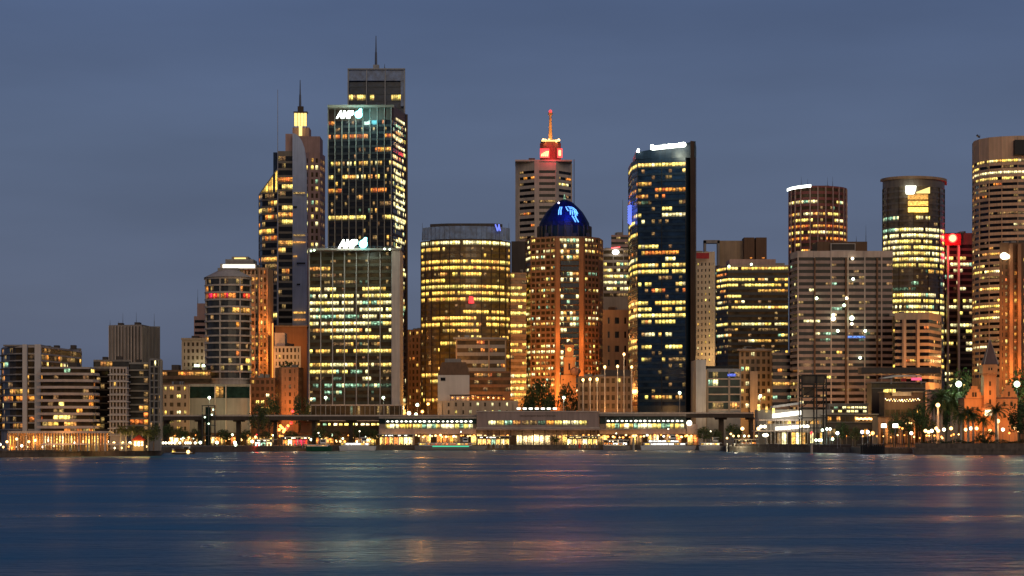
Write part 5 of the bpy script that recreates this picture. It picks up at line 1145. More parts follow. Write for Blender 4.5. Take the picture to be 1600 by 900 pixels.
bx(T, 'wall', 1184, 1300, 640, 697, 1139, 14, 'conc_grey'); bx(T, 'roof', 1186, 1256, 655, 657.5, 1124, 16, 'conc_pale'); bx(T, 'roof', 1180, 1262, 672.5, 674, 1124, 16, 'conc_pale')
for i in range(15): bx(T, 'column', 1198 + i * 6.4, 1198.7 + i * 6.4, 657, 695, 1125, .5, 'fin_pale')
for i in range(12):
    x = 1200 + i * 7.4; k = R.choice(['lit_dim', 'lit_pale', 'glass_brown', 'lit_warm', 'lit_dimgreen', 'lit_dim'])
    bx(T, 'window', x, x + 6, 676, 694, 1138.2, .6, k); bx(T, 'window', x, x + 6, 657.5, 662, 1138.2, .6, R.choice(['glass_brown', 'lit_dim', 'lit_warm']))
for x in (1189, 1195, 1250, 1256, 1262): M = MB(); M.ball(P(x, 666.5, 1124), .8, 8, 5); M.build('canopy_lamp', 'lamp_white', T)
lamp_light('canopy_light', P(1232, 655, 1118), 1500, (1, .95, .85), T, 1); lamp_light('canopy_light', P(1232, 677, 1116), 900, (1, .95, .85), T, 1)
for k, x in enumerate((1184, 1196, 1207)): bx(T, 'upper_window', x, x + 3.5, 632 + k * 3, 641 + k * 3, 1138.2, .4, 'lit_yellow')
# restaurants right of the terminal
def lowrise(name, label, x0, x1, y0, Y, dep, mat, rows, roof='conc_grey', cat='building', n=8, y1=697):
    T = thing(name, label, cat, (PX((x0 + x1) / 2, Y), Y, GZ)); M = MB(); M.box(PX(x0, Y), PX(x1, Y), Y, Y + dep, GZ, PZ(y0, Y)); M.build('wall', mat, T)
    bx(T, 'roof', x0 - 1.5, x1 + 1.5, y0 - 1.6, y0 + .01, Y - 1, dep + 2, roof)
    for ya, yb, p, pl in rows:
        wd = (x1 - x0 - 2) / n
        for i in range(n):
            key = pick(pl, R) if R.random() < p else 'glass_brown'
            M = MB(); a, c = x0 + 1 + i * wd, x0 + 1 + (i + .84) * wd; M.face([(PX(a, Y), Y - .05, PZ(yb, Y)), (PX(c, Y), Y - .05, PZ(yb, Y)), (PX(c, Y), Y - .05, PZ(ya, Y)), (PX(a, Y), Y - .05, PZ(ya, Y))], 0, [(0, 0), (2, 0), (2, 1), (0, 1)]); M.build('window', key, T)
        bx(T, 'ledge', x0 - .5, x1 + .5, yb + .1, yb + 1.0, Y - .8, .9, roof)
    return T
T = lowrise('restaurant_building', 'low restaurant with a strip of glowing orange upper windows right of the gantry', 1292, 1372, 648, 1120, 20, 'conc_dark', [(651, 659, .85, 'orange'), (670, 682, .25, 'home')], n=11)
for i in range(9): M = MB(); M.ball(P(1339 + i * 3.2, 654 + (i % 2) * .7, 1118), .55, 6, 4); M.build('string_light', 'lamp_warm', T)
lowrise('restaurant_building', 'narrow terrace restaurant with pale lit windows above the orange windowed one', 1296, 1356, 632, 1145, 14, 'conc_grey', [(635, 639, .7, 'pale'), (641, 645, .4, 'pale')], n=9)
T = lowrise('pavilion_building', 'dark pavilion with a curved pale roof wing and a small pink screen', 1362, 1446, 598, 1150, 16, 'bronze', [(600, 606, .1, 'home')], n=6)
bx(T, 'upper_box', 1346, 1470, 574, 584, 1168, 12, 'conc_dark')
M = MB(); Y = 1146; pr = [(1376, 591.5), (1388, 588.5), (1402, 586), (1440, 586.2), (1440, 587.8), (1402, 588.6), (1388, 591)]
fr = [P(x, y, Y) for x, y in pr]; bk = [p + Vector((0, 9, .3)) for p in fr]; M.face(list(reversed(fr))); M.face(bk)
for i in range(len(fr)): j = (i + 1) % len(fr); M.face([fr[i], fr[j], bk[j], bk[i]])
M.build('roof_wing', 'steel_pale', T); bx(T, 'screen', 1424, 1440, 590, 594.3, 1145, .5, 'sign_pink', 'small glowing pink screen'); bx(T, 'red_panel', 1408, 1416, 591, 596, 1148, .5, 'red_sheet')
bx(T, 'post', 1439, 1440, 587, 600, 1147, .4, 'steel'); bx(T, 'post', 1392, 1393, 588, 600, 1147, .4, 'steel')
T = lowrise('restaurant_building', 'terrace restaurant with a pale fascia and curved strings of lights by the park trees', 1382, 1442, 613, 1120, 16, 'brown', [(640, 650, .2, 'dim')], 'tan', n=7)
bx(T, 'fascia', 1394, 1424, 612.5, 618.5, 1118, .8, 'beige'); 
for i in range(26):
    x = 1384 + i * 2.1; y = 623 + 1.6 * math.sin(i * .12) + (i % 2) * 2.2
    M = MB(); M.ball(P(x + R.uniform(-.5, .5), y + R.uniform(-.6, .6), 1116.5), R.uniform(.16, .36), 6, 4); M.build('string_light', 'lamp_warm' if i % 3 else 'platform_white', T)
for i in range(8): bx(T, 'lit_panel', 1381 + i * 2.4, 1382.3 + i * 2.4, 608, 613, 1117, .3, 'lit_yellow')
lamp_light('terrace_light', P(1410, 626, 1110), 2600, (1, .7, .35), T, 1)
T = lowrise('arcade_building', 'long low arcade with white ceiling lights behind the quay lamps', 1372, 1500, 652, 1095, 18, 'tan', [(660, 692, .45, 'home')], 'bronze', n=12)
for x in (1416, 1420, 1424): M = MB(); M.ball(P(x, 661, 1092), .5, 6, 4); M.build('ceiling_lamp', 'lamp_warm', T)
for i in range(12): bx(T, 'column', 1374 + i * 10.8, 1376 + i * 10.8, 654, 694, 1091, 1, 'tan')
for x in (1390, 1425, 1455, 1480): lamp_light('arcade_light', P(x, 672, 1088), 1400, (1, .36, .08), T, .8)
lowrise('shop_building', 'pale lit facade of narrow upright bays left of the sandstone museum', 1456, 1500, 610, 1075, 14, 'granite_pink', [(622, 648, .35, 'home')], n=12)

# sandstone museum with spire
T = thing('museum_building', 'orange floodlit sandstone building with gables and a pointed slate spire', 'building', (PX(1547, 1020), 1020, GZ))
MY = 1012
bx(T, 'wing', 1507, 1537, 622, 694, MY, 14, 'sandstone'); bx(T, 'wing', 1557, 1590, 620, 694, MY, 14, 'sandstone'); bx(T, 'tower', 1537.5, 1556.5, 585, 694, MY - 3, 6.5, 'sandstone'); bx(T, 'tower_top', 1535.5, 1558.5, 569.5, 583, MY - 3.6, 7.8, 'sandstone')
for i in range(9): bx(T, 'corbel', 1536 + i * 2.55, 1537.3 + i * 2.55, 583, 588, MY - 3.4, .8, 'sandstone')
def gable(x0, x1, yb, yp, Y, dep, steps=4):
    M = MB(); pts = []; xm = (x0 + x1) / 2
    for i in range(steps):
        t = i / steps; pts += [(x0 + (xm - 2 - x0) * t, yb + (yp - yb) * t), (x0 + (xm - 2 - x0) * t, yb + (yp - yb) * (t + 1 / steps))]
    pts += [(xm - 2, yp), (xm + 2, yp)]
    for i in reversed(range(steps)):
        t = i / steps; pts += [(x1 - (x1 - xm - 2) * t, yb + (yp - yb) * (t + 1 / steps)), (x1 - (x1 - xm - 2) * t, yb + (yp - yb) * t)]
    o_ = []
    for p in pts:
        if not o_ or (abs(o_[-1][0] - p[0]) + abs(o_[-1][1] - p[1])) > .01: o_.append(p)
    fr = [P(x, y, Y) for x, y in o_]; bk = [p + Vector((0, dep, 0)) for p in fr]; M.face(fr); M.face(list(reversed(bk)))
    for i in range(len(fr)): j = (i + 1) % len(fr); M.face([fr[i], fr[j], bk[j], bk[i]])
    M.build('gable', 'sandstone', T)
gable(1509, 1536, 622.5, 603, MY - .6, 1.6); gable(1564, 1589, 620.5, 602, MY - .6, 1.6)
M = MB(); z0, z1 = PZ(569.5, MY), PZ(529, MY); xm = PX(1547, MY); w_ = (PX(1558, MY) - PX(1536, MY)) / 2; yc = MY + .3
c = [(xm - w_, yc - w_), (xm + w_, yc - w_), (xm + w_, yc + w_), (xm - w_, yc + w_)]
for i in range(4): M.face([(*c[i], z0), (*c[(i + 1) % 4], z0), (xm, yc, z1)])
sp_ = M.build('spire', 'slate', T); M = MB(); M.tube((xm, yc, z1 - .3), (xm, yc, PZ(521, MY)), .12, .06, 5); sub(M.build('finial', 'steel', T), sp_)
for q in c: M = MB(); M.tube((*q, z0), (xm, yc, z1), .2, .12, 5); sub(M.build('hip_ridge', 'conc_pale', T), sp_)
for x, y in ((1544.5, 577), (1548.5, 577)): bx(T, 'window', x, x + 2, y - 2.5, y + 1.5, MY - 3.8, .4, 'glass_black')
for x, y in ((1519, 617), (1523, 617), (1575, 616), (1545.5, 600), (1545.5, 614), (1518, 640), (1526, 640), (1568, 632), (1579, 632), (1568, 650), (1579, 650), (1545.5, 628)): bx(T, 'window', x, x + 3, y - 4, y + 3, MY - .75 if not 1540 < x < 1550 else MY - 3.15, .3, 'glass_brown')
bx(T, 'porch', 1535, 1554, 637, 652, MY - 5, 2.2, 'sandstone'); bx(T, 'window', 1539, 1550, 640, 650, MY - 5.1, .3, 'lit_hot')
bx(T, 'roof', 1505.5, 1592, 621.5, 623, MY - .4, 15, 'slate'); bx(T, 'string_course', 1506, 1591, 655, 656.5, MY - .5, .7, 'sandstone')
for x, y, e_, dy in ((1515, 655, 3000, 9), (1533, 660, 2200, 9), (1572, 660, 2200, 9), (1547, 612, 1200, 8), (1590, 640, 1100, 9), (1522, 628, 600, 7)): lamp_light('museum_light', P(x, y, MY - dy), e_, (1, .30, .05), T, .6)

# ------------------------------------------------------------------ lamps
ORD = 'first second third fourth fifth sixth seventh eighth ninth tenth eleventh twelfth thirteenth fourteenth fifteenth sixteenth seventeenth eighteenth nineteenth'.split()
GROUPED = []
def ordinals():
    """name each member of a row of look-alikes by its place in the row"""
    gs = {}
    for o in GROUPED: gs.setdefault((o['group'], o['label']), []).append(o)
    for (g_, l_), os_ in gs.items():
        if len(os_) < 2: continue
        os_.sort(key=lambda o: o.location.x / o.location.y)
        for i, o in enumerate(os_): o['label'] = '%s from the left of the %s' % (ORD[i], l_)
LP = {}
def lamp(px, py, Y, mat, label, group, r=.62, light=0, color=(1, .7, .4), pole='steel', zb=GZ, name='street_lamp'):
    h = PZ(py, Y) - zb; key = (mat, round(h * 2) / 2, r, pole)
    loc = (PX(px, Y), Y, zb)
    if key not in LP:
        T = thing(name, label, 'street lamp', loc, group); H = key[1]
        M = MB(); M.tube((0, 0, 0), (0, 0, .5), .22, .18, 6); M.tube((0, 0, .5), (0, 0, H - r * .6), .12, .08, 6); local(M, 'pole', pole, T)
        M = MB(); M.ball((0, 0, H), r, 8, 6); local(M, 'lamp_globe', mat, T, True)
        LP[key] = T
    else: T = dup(LP[key], loc, label, group=group)
    if group: GROUPED.append(T)
    if light: lamp_light('lamp_light', (loc[0], loc[1] - .9, zb + h - .2), light, color, None, r)
    return T
g = 'globe lamps on the east quay walk'; lb = 'warm globe lamps on the quay before the curved apartments'
for i, (x, y) in enumerate(((0, 694), (11, 690), (26, 686.5), (34, 697), (45, 690), (55, 689), (76, 687), (84, 697), (97, 689.5), (117, 692), (130, 689), (160, 691), (168, 690), (178, 691), (192, 691), (203, 692), (213, 692), (221, 692))):
    lamp(x, y, 870 + max(0, x) * .12, 'lamp_warm' if i % 3 else 'lamp_white', lb, g, .5, 260 if i % 2 else 0, (1, .5, .18))
lb = 'small low lights on the left sea wall edge'; g = 'low lights along the east sea wall'
for x in (3, 15, 28, 40, 53, 64, 77, 88, 101, 118, 140): lamp(x, 705.6 - x * .012, 864 + x * .23, 'lamp_orange' if x % 2 else 'lamp_white', lb, g, .26, 60 if x % 2 else 0, (1, .45, .15))
lb = 'small white lamps under the left road deck end'; g = 'white lamps under the elevated road'
for x in (255, 259, 264, 268, 273, 281, 290, 293.5, 297, 305, 313): lamp(x, 691.5 + (x % 3) * .4, 1070, 'lamp_white', lb, g, .55, 0)
lb = 'greenish globe lamps left of the wharves'; g = 'greenish lamps on the promenade'
for x, y in ((313, 691), (339, 691), (367, 691), (368, 695), (394, 690.5)): lamp(x, y, 1100, 'lamp_green', lb, g, .7, 300, (.8, 1, .75))
lamp(402, 695, 1095, 'lamp_red', 'red signal lamp at the left end of the small pale wharf shelter', None, .6, 300, (1, .05, .03))
lamp(401, 679, 1180, 'lamp_red', 'tiny red light hanging under the elevated road', None, .35)
for x, y, l in ((455, 661, 'upper right red light of the cluster under the road'), (448, 668, 'lower red light of the cluster under the road'), (457, 643, 'single red light beside the dark street trees')): lamp(x, y, 1224, 'lamp_red', l, None, .8, 700, (1, .04, .02), zb=GZ)
lb = 'orange lamps clustered beneath the road deck'; g = 'orange lamps beneath the road deck'
for x, y in ((436, 672), (441, 669), (445, 671), (450, 665), (443, 675), (438, 666)): lamp(x, y, 1226, 'lamp_orange', lb, g, .8, 500, (1, .35, .08))
lb = 'tall greenish lamps on the elevated road'; g = 'tall lamps on the elevated road'
for x, y in ((221, 622), (327, 621), (509, 621), (599, 621), (881, 622), (1062, 614), (1188, 618)): lamp(x, y, 1226, 'lamp_green', lb, g, .75, 900, (.8, 1, .75), 'fin_pale', PZ(650, 1226) if x > 254 and x < 1180 else GZ)
lamp(639, 646, 1220, 'lamp_white', 'brilliant white lamp at the left end of the station wing', None, 1.0, 900, (1, 1, .9))
for x, y, mt, l in ((652, 632, 'lamp_green', 'green white lamp above the left station wing'), (669, 631, 'lamp_orange', 'orange lamp right of the green white one above the left station wing'), (660, 643, 'lamp_orange', 'low orange lamp behind the left station wing'), (650, 648, 'lamp_green', 'low green lamp behind the left station wing')):
    lamp(x, y, 1240, mt, l, None, .85, 1400, (1, .5, .15))
lb = 'tiny garden lamps behind the timber jetty'; g = 'garden lamps beside the jetty'
for x, y in ((1142, 678), (1146, 682), (1154, 681), (1163, 681), (1170, 681), (1182, 681), (1136, 684)): lamp(x, y, 1118, 'lamp_green' if x % 2 else 'lamp_warm', lb, g, .5, 150 if x % 2 else 0, (.8, 1, .6))
for x, y, l in ((1160, 669, 'warm lamp above the garden lamps left of the bright terminal'), (1185, 669, 'warm lamp closest to the bright terminal canopies')): lamp(x, y, 1122, 'lamp_warm', l, None, .85, 500, (1, .6, .3))
T = thing('dome_lamp', 'wide white domed lamp in front of the passenger terminal', 'lamp', (PX(1196, 1118), 1118, GZ)); M = MB(); M.tube((0, 0, 0), (0, 0, PZ(682, 1118) - GZ), .2, .15, 6); local(M, 'pole', 'steel', T); M = MB(); M.ball((0, 0, PZ(680, 1118) - GZ), 1.5, 10, 6, .55); local(M, 'lamp_globe', 'lamp_white', T, True)
lb = 'greenish lamps by the red channel beacon'; g = 'lamps on the terminal forecourt'
for x, y in ((1285, 672), (1292, 671), (1297, 671), (1280, 688), (1283, 687), (1301, 686), (1275, 687)): lamp(x, y, 1060, 'lamp_green', lb, g, .6, 220, (.8, 1, .7), zb=3.5)
lb = 'cool white globe lamps near the small piled platform'; g = 'cool globe lamps by the small platform'
for x, y in ((1308.5, 676.5), (1347, 675.5), (1356, 675.5)): lamp(x, y, 1010, 'lamp_violet', lb, g, .72, 400, (.9, .88, 1))
lamp(1363.5, 677, 1012, 'lamp_orange', 'orange globe lamp right of the two cool ones', None, .85, 900, (1, .3, .06))
for x, l in ((1381, 'left of two tall lanterns with large square white heads'), (1399, 'right of two tall lanterns with large square white heads')):
    T = thing('lantern', l, 'street lamp', (PX(x, 1005), 1005, GZ)); h = PZ(665, 1005) - GZ
    M = MB(); M.tube((0, 0, 0), (0, 0, h - 1), .2, .16, 6); local(M, 'pole', 'black', T); M = MB(); M.prism([(-1, -.8), (1, -.8), (1, .8), (-1, .8)], h - .85, h + .75); local(M, 'lamp_head', 'lamp_white', T)
    M = MB(); M.prism([(-1.2, -1), (1.2, -1), (1.2, 1), (-1.2, 1)], h + .8, h + 1.0); local(M, 'lamp_cap', 'black', T); lamp_light('lamp_light', (PX(x, 1003), 1003, h + GZ - .3), 700, (1, .95, .85), None, 1)
lb = 'globe lamps on the promenade below the museum'; g = 'globe lamps on the park promenade'
for i, (x, y) in enumerate(((1424, 676), (1446, 674), (1451, 674.5), (1456, 674), (1463, 670), (1466, 674), (1475, 671), (1486, 670), (1509, 671), (1517, 670), (1526, 670), (1547, 674), (1567, 671), (1586, 669.5), (1592, 674), (1605, 671))):
    lamp(x, y, 985, 'lamp_white' if i % 3 == 0 else 'lamp_warm', lb, g, .72, 420 if i % 2 == 0 else 0, (1, .42, .12))
lb = 'small orange lamps low among the park shrubs'; g = 'small orange lamps in the park'
for x, y in ((1448, 680), (1460, 680), (1471, 682), (1490, 678), (1533, 679), (1577, 676), (1540, 684), (1410, 669), (1405, 668)): lamp(x, y, 990, 'lamp_orange', lb, g, .42, 240, (1, .3, .05))
for x, y, y2, l in ((1465.5, 633, 655, 'flood column with an orange head standing above the arcade'), (1559, 658, 690, 'flood column with an orange head in front of the museum')):
    T = thing('light_column', l, 'lamp column', (PX(x, 990), 990, GZ)); h = PZ(y, 990) - GZ; M = MB(); M.tube((0, 0, 0), (0, 0, h - .8), .55, .45, 8); local(M, 'pole', 'fin_pale', T)
    M = MB(); M.ball((0, 0, h), .9, 8, 6); local(M, 'lamp_globe', 'lamp_warm', T, True); lamp_light('lamp_light', (PX(x, 988), 987.6, h + GZ - 2.5), 700, (1, .5, .15), None, .8)
for x, y, l in ((1498, 600, 'dazzling greenish floodlight above the trees left of the spire'), (1589, 600, 'dazzling greenish floodlight above the trees right of the spire')):
    lamp(x, y, 1040, 'lamp_green', l, None, 1.35, 0); lamp_light('flood_light', P(x, y, 1034), 7500, (.75, 1, .55), None, 1)

for i in range(26):
    x = 1300 + i * 11.5 + R.uniform(-3, 3); Y_ = 1078 if x < 1420 else 985
    T = lamp(x, 681 + R.uniform(-2, 4), Y_, ('lamp_orange', 'lamp_warm')[i % 2], 'little lanterns low along the right quay', 'little lanterns on the right quay', .35, 300 if i % 2 else 0, (1, .34, .07)) if i < 18 else None
for i in range(19):
    x = 4 + i * 12.4 + R.uniform(-3, 3)
    lamp(x, 699 + R.uniform(-1.5, 1.5), 876 + x * .12, ('lamp_warm', 'lamp_orange', 'lamp_white')[i % 3], 'table lanterns outside the colonnade', 'table lanterns outside the colonnade', .4, 180 if i % 2 else 0, (1, .45, .12))
# ------------------------------------------------------------------ trees
for k, c in (('leaf_dark', (.035, .06, .022)), ('leaf_mid', (.06, .10, .03)), ('leaf_olive', (.10, .11, .035))): wall(k, c, rough=.6, var=.5, scale=.6)
def crown(seed, w_, h, nc, leaf, per=26):
    rr = random.Random(seed); M = MB()
    for _ in range(nc):
        while True:
            p = Vector((rr.uniform(-1, 1), rr.uniform(-1, 1), rr.uniform(-.8, 1)))
            if .25 < p.length < 1: break
        c = Vector((p.x * w_ / 2, p.y * w_ / 2, p.z * h / 2)); cr = rr.uniform(.10, .2) * w_
        mi = rr.randrange(2)
        for _ in range(per):
            d_ = Vector((rr.gauss(0, 1), rr.gauss(0, 1), rr.gauss(0, .8))).normalized() * cr * rr.uniform(.5, 1.05); q = c + d_
            n_ = (d_ + Vector((rr.gauss(0, .5), rr.gauss(0, .5), rr.gauss(0, .5)))).normalized(); u_ = n_.cross(Vector((0, 0, 1)) if abs(n_.z) < .9 else Vector((1, 0, 0))).normalized(); v_ = n_.cross(u_)
            s = leaf * rr.uniform(.6, 1.3); M.face([q - u_ * s, q - v_ * s * .6, q + u_ * s, q + v_ * s * .6], mi)
    return M
TP = {}
def tree(px, ytop, ybase, wpx, Y, label, kind=0, group=None):
    u = Y / F; W_ = wpx * u; zt = PZ(ytop, Y); H = zt - GZ
    if kind not in TP:
        T = thing('tree', label, 'tree', (PX(px, Y), Y, GZ), group); M = MB(); rr = random.Random(kind + 50)
        M.tube((0, 0, 0), (.2, 0, 3.2), .55, .42, 7); M.tube((.2, 0, 3.2), (0, .3, 6.5), .42, .2, 7)
        for i in range(7):
            a = i * .9 + rr.random(); z = 3 + rr.random() * 2.2; M.tube((.1, 0, z), (3.2 * math.cos(a), 3.2 * math.sin(a), z + 2.2 + rr.random()), .22, .07, 5)
        local(M, 'trunk', 'bark', T)
        M = crown(kind + 9, 10, 6.6, 62 if kind != 2 else 46, .34)
        for i, v in enumerate(M.v): M.v[i] = (v[0], v[1], v[2] + 6.7)
        local(M, 'crown', [('leaf_dark', 'leaf_mid'), ('leaf_mid', 'leaf_olive'), ('leaf_olive', 'leaf_dark')][kind], T); TP[kind] = T
    else: T = dup(TP[kind], (PX(px, Y), Y, GZ), label, R.random() * 6.28, 1, group)
    T.scale = (W_ / 10, W_ / 10, H / 10)
    if group: GROUPED.append(T)
    return T
tree(847, 598, 645, 44, 1290, 'broad dark tree rising behind the station, left of the clock tower')
tree(893, 600, 645, 40, 1285, 'dark tree behind the station to the right of the clock tower base', 2)
tree(826, 612, 645, 26, 1300, 'smaller dark tree at the left foot of the domed tower', 1)
tree(448, 572, 640, 40, 1330, 'dark tree rising behind the brown brick block by the sail tower', 0)
tree(470, 618, 648, 26, 1250, 'street tree beside the left podium corner of the pale finned office block', 2)
tree(420, 622, 648, 30, 1255, 'street tree in front of the low brown block with yellow windows', 1)
tree(404, 632, 690, 30, 1200, 'leafy tree partly hidden by the elevated road, left of the red lights', 2)
for i, (x, y, w_) in enumerate(((262, 664, 20), (283, 668, 24), (305, 670, 18), (350, 672, 24), (384, 672, 20), (415, 674, 18), (455, 674, 22), (500, 668, 24), (522, 672, 20), (566, 668, 26), (585, 672, 20))):
    tree(x, y, 695, w_, 1205 if x < 420 else 1211, 'dark street trees under the elevated road', i % 3, 'street trees under the elevated road')
for x, y, w_, l in ((1100, 668, 26, 'round tree beside the right end of the station wing'), (1148, 664, 26, 'round tree between the deck end and the passenger terminal'), (1120, 672, 20, 'small tree under the right end of the road deck')): tree(x, y, 695, w_, 1150, l, 1)
tree(1316, 662, 695, 22, 1075, 'small tree in front of the orange windowed restaurant', 0); tree(1336, 668, 695, 18, 1070, 'low tree right of the small one by the restaurant', 2)
tree(1498, 584, 690, 44, 1055, 'large tree lit green by the left floodlight beside the spire', 1); tree(1592, 582, 690, 46, 1055, 'large tree lit green by the right floodlight beside the spire', 1)
tree(1478, 606, 690, 30, 1060, 'tree behind the palms left of the museum', 2)
tree(1594, 632, 690, 40, 972, 'dark round tree at the right edge of the park', 0); tree(1540, 672, 694, 30, 972, 'low dark shrub tree in front of the museum wall', 2); tree(1452, 655, 694, 24, 1015, 'dark tree behind the flood column', 0)
tree(1420, 640, 694, 34, 1060, 'dim tree in front of the terrace restaurant', 2); tree(1440, 634, 694, 26, 1065, 'tree between terrace restaurant and arcade', 0); tree(1396, 648, 694, 20, 1050, 'narrow tree above the square lanterns', 1)
tree(240, 664, 695, 20, 905, 'small warm lit tree at the end of the apartment row', 1); tree(228, 672, 695, 18, 900, 'low shrub tree beside the small warm lit one', 2)
tree(866, 682, 702, 18, 1196, 'rounded dark shrub in front of the station entrance', 0)
PP = {}
def palm(px, ytop, Y, label, group=None, kind=0, lean=.2):
    H = PZ(ytop, Y) - GZ
    if kind not in PP:
        rr = random.Random(kind + 3); T = thing('palm_tree', label, 'palm tree', (PX(px, Y), Y, GZ), group); M = MB(); pv = Vector((0, 0, 0))
        for i in range(6): q = Vector((lean * (i + 1) / 6 * .8, 0, (i + 1) * 1.42)); M.tube(pv, q, .34 - i * .02, .31 - i * .02, 7, cap=i == 5); pv = q
        local(M, 'trunk', 'pile', T, True); M = MB()
        for f in range(34):
            a = f * 2.4 + rr.random() * .3; el = rr.uniform(-.5, 1.15); L_ = rr.uniform(2.6, 3.6); p0 = pv.copy(); d_ = Vector((math.cos(a) * math.cos(el), math.sin(a) * math.cos(el), math.sin(el)))
            for s in range(6):
                d_ = (d_ + Vector((0, 0, -.21))).normalized(); p1 = p0 + d_ * L_ / 6; side = d_.cross(Vector((0, 0, 1))).normalized()
                for sg in (-1, 1):
                    for t in (0, .5):
                        b0 = p0 + (p1 - p0) * t; tip = b0 + side * sg * (.62 - .06 * s) + d_ * .35 + Vector((0, 0, -.28)); M.face([b0, tip, b0 + (p1 - p0) * .38])
                M.face([p0 - side * .04, p0 + side * .04, p1 + side * .03, p1 - side * .03]); p0 = p1
        local(M, 'crown', 'leaf_mid' if kind == 0 else 'leaf_olive', T); PP[kind] = T
    else: T = dup(PP[kind], (PX(px, Y), Y, GZ), label, R.random() * 6.28, 1, group)
    T.scale = (H / 10 * 1.05,) * 2 + (H / 10,)
    GROUPED.append(T); return T
lb = 'tall palms with pale trunks before the museum'; g = 'palms on the park promenade'
for i, (x, y) in enumerate(((1501, 640), (1513, 634), (1521, 640), (1557, 630), (1488, 612), (1470, 606), (1461, 622), (1536, 648))):
    palm(x, y, 978 if y > 625 else 1030, lb, g, 0)
    if y >= 630: lamp_light('uplight', (PX(x + 1, 975), 975.2, GZ + 1.0), 420, (1, .75, .4), None, .3)
for x in (1502, 1515): pass
lb = 'short yellow lit palms beside the red roofed kiosk'; g = 'palms by the apartment row'
for x, y in ((188, 664), (197, 666), (207, 664), (214, 670), (222, 666), (231, 670)): palm(x, y, 893, lb, g, 1)
for x in (192, 210, 226): lamp_light('uplight', P(x, 688, 886), 700, (1, .6, .15), None, .5)
# umbrellas and kiosk on the left quay
T = thing('kiosk', 'small kiosk with a red pyramid roof among the palms on the left quay', 'kiosk', (PX(216, 895), 895, GZ)); 
M = MB(); M.box(PX(208, 889), PX(224, 889), 889, 893, GZ, PZ(688, 889)); M.build('wall', 'tan', T); M = MB(); c = [(PX(205.5, 889), 888), (PX(226.5, 889), 888), (PX(226.5, 889), 894), (PX(205.5, 889), 894)]
for i in range(4): M.face([(*c[i], PZ(688, 889)), (*c[(i + 1) % 4], PZ(688, 889)), (PX(216, 889), 891, PZ(679, 889))])
M.build('roof', 'canvas_red', T)
for x in (210, 215, 220): bx(T, 'window', x, x + 3, 690, 697, 888.6, .4, 'lit_hot')
def umbrella(x, Y, mat, label, group):
    T = thing('cafe_umbrella', label, 'umbrella', (PX(x, Y), Y, GZ), group); M = MB(); M.tube((0, 0, 0), (0, 0, 2.9), .06, .05, 5); local(M, 'pole', 'steel', T); M = MB()
    for i in range(8): a0, a1 = math.pi * i / 4, math.pi * (i + 1) / 4; M.face([(1.9 * math.cos(a0), 1.9 * math.sin(a0), 2.35), (1.9 * math.cos(a1), 1.9 * math.sin(a1), 2.35), (0, 0, 3.1)])
    local(M, 'canopy', mat, T); return T
u0 = umbrella(70, 872, 'canvas_white', 'pale cafe umbrellas before the colonnade', 'cafe umbrellas before the colonnade'); GROUPED.append(u0)
for i in range(16): GROUPED.append(dup(u0, (PX(78 + i * 8, 873 + i * .4), 873 + i * .8, GZ), rz=i))
# quay railings on both sides
def railing(pts, label, z=GZ + .45, h=1.05, step=6):
    T = thing('quay_railing', label, 'railing', (pts[0].x, pts[0].y, GZ)); M = MB()
    for a, b in zip(pts, pts[1:]):
        for k in (.5, 1): M.tube((a.x, a.y, z + h * k), (b.x, b.y, z + h * k), .05, .05, 4)
    M.build('rail', 'steel', T); L0 = 0
    for a, b in zip(pts, pts[1:]):
        n = max(1, int((b - a).length / step))
        for i in range(n): p = a + (b - a) * i / n; M = MB(); M.tube((p.x, p.y, z), (p.x, p.y, z + h), .08, .07, 5); M.build('post', 'steel', T)
railing([Vector((p.x, p.y + .4)) for p in sh[3:6]], 'thin steel railing along the east quay sea wall'); railing([Vector((p.x, p.y + .4)) for p in sh[15:17]], 'thin steel railing along the park sea wall')
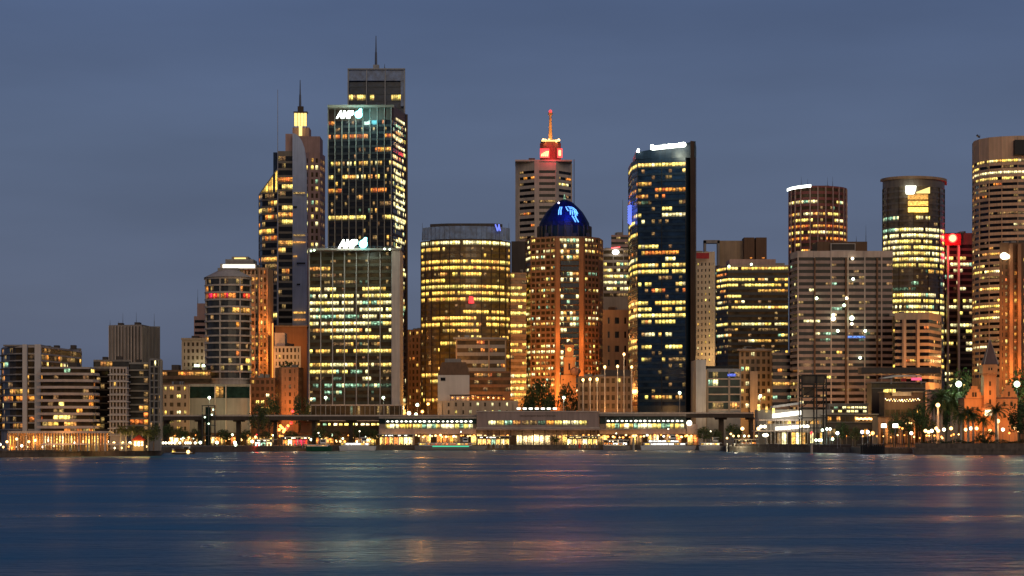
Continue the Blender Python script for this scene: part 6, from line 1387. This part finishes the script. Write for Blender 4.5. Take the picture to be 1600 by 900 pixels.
# low hedge along the park wall
M = MB(); rr = random.Random(5)
for _ in range(5200):
    x = PX(1440, 966) + rr.random() * (PX(1640, 966) - PX(1440, 966)); q = Vector((x, 965 + rr.random() * 4, 4.6 + rr.random() * (1.2 + .6 * math.sin(x * .7)))); s = .22
    u_ = Vector((rr.gauss(0, 1), rr.gauss(0, 1), rr.gauss(0, 1))).normalized() * s; v_ = u_.cross(Vector((0, 0, 1))).normalized() * s * .7; M.face([q - u_, q - v_, q + u_, q + v_])
o = M.build('hedge', 'leaf_dark'); tag(o, 'low clipped hedge along the top of the park wall', 'hedge')
# unseen fill lights added to warm the pale lower facades seen above the road
for x, y, Y, e_, c in ((345, 640, 1262, 5200, (.9, 1, .7)), (300, 660, 1246, 2600, (1, .8, .5)), (408, 640, 1280, 3500, (1, .4, .1)), (450, 640, 1290, 6500, (1, .36, .08)), (452, 560, 1365, 4000, (1, .55, .2)), (455, 540, 1455, 3500, (1, .42, .12)),
                        (550, 645, 1240, 3200, (1, .6, .3)), (660, 620, 1330, 12000, (1, .5, .12)), (760, 640, 1262, 7000, (1, .45, .12)), (720, 560, 1285, 4000, (1, .5, .2)), (810, 620, 1430, 9000, (1, .5, .15)), (950, 640, 1236, 5000, (1, .5, .18)), (1010, 640, 1270, 5000, (1, .6, .3)),
                        (1100, 560, 1380, 6000, (1, .7, .4)), (1130, 640, 1240, 3500, (1, .7, .4)), (1180, 640, 1280, 8000, (1, .62, .3)), (1260, 650, 1225, 4500, (1, .55, .25)), (1330, 640, 1225, 4500, (1, .6, .35)), (1300, 560, 1200, 4500, (1, .62, .42)), (1380, 600, 1185, 5000, (1, .5, .2)),
                        (1430, 620, 1180, 9000, (1, .42, .12)), (1500, 620, 1200, 20000, (1, .5, .2)), (1540, 560, 1290, 26000, (1, .6, .3)), (1420, 560, 1400, 14000, (1, .6, .25)), (727, 500, 1280, 2500, (1, .6, .2)), (190, 600, 1440, 5000, (1, .7, .5)), (100, 660, 872, 1800, (1, .5, .2)), (850, 480, 1400, 9000, (1, .42, .12)), (920, 470, 1400, 5000, (1, .42, .12))):
    lamp_light('unseen_street_fill', P(x, y, Y), e_ * 1.25, (c[0], c[1] * .84, c[2] * .55), None, 2)
for x in (1150, 1185, 1225, 1270): lamp_light('pile_fill', P(x, 693, 1077), 2500, (1, .9, .6), None, .5)  # added fill lights without fittings, to make the pale piles show
ordinals()
print('objects', len(bpy.data.objects))
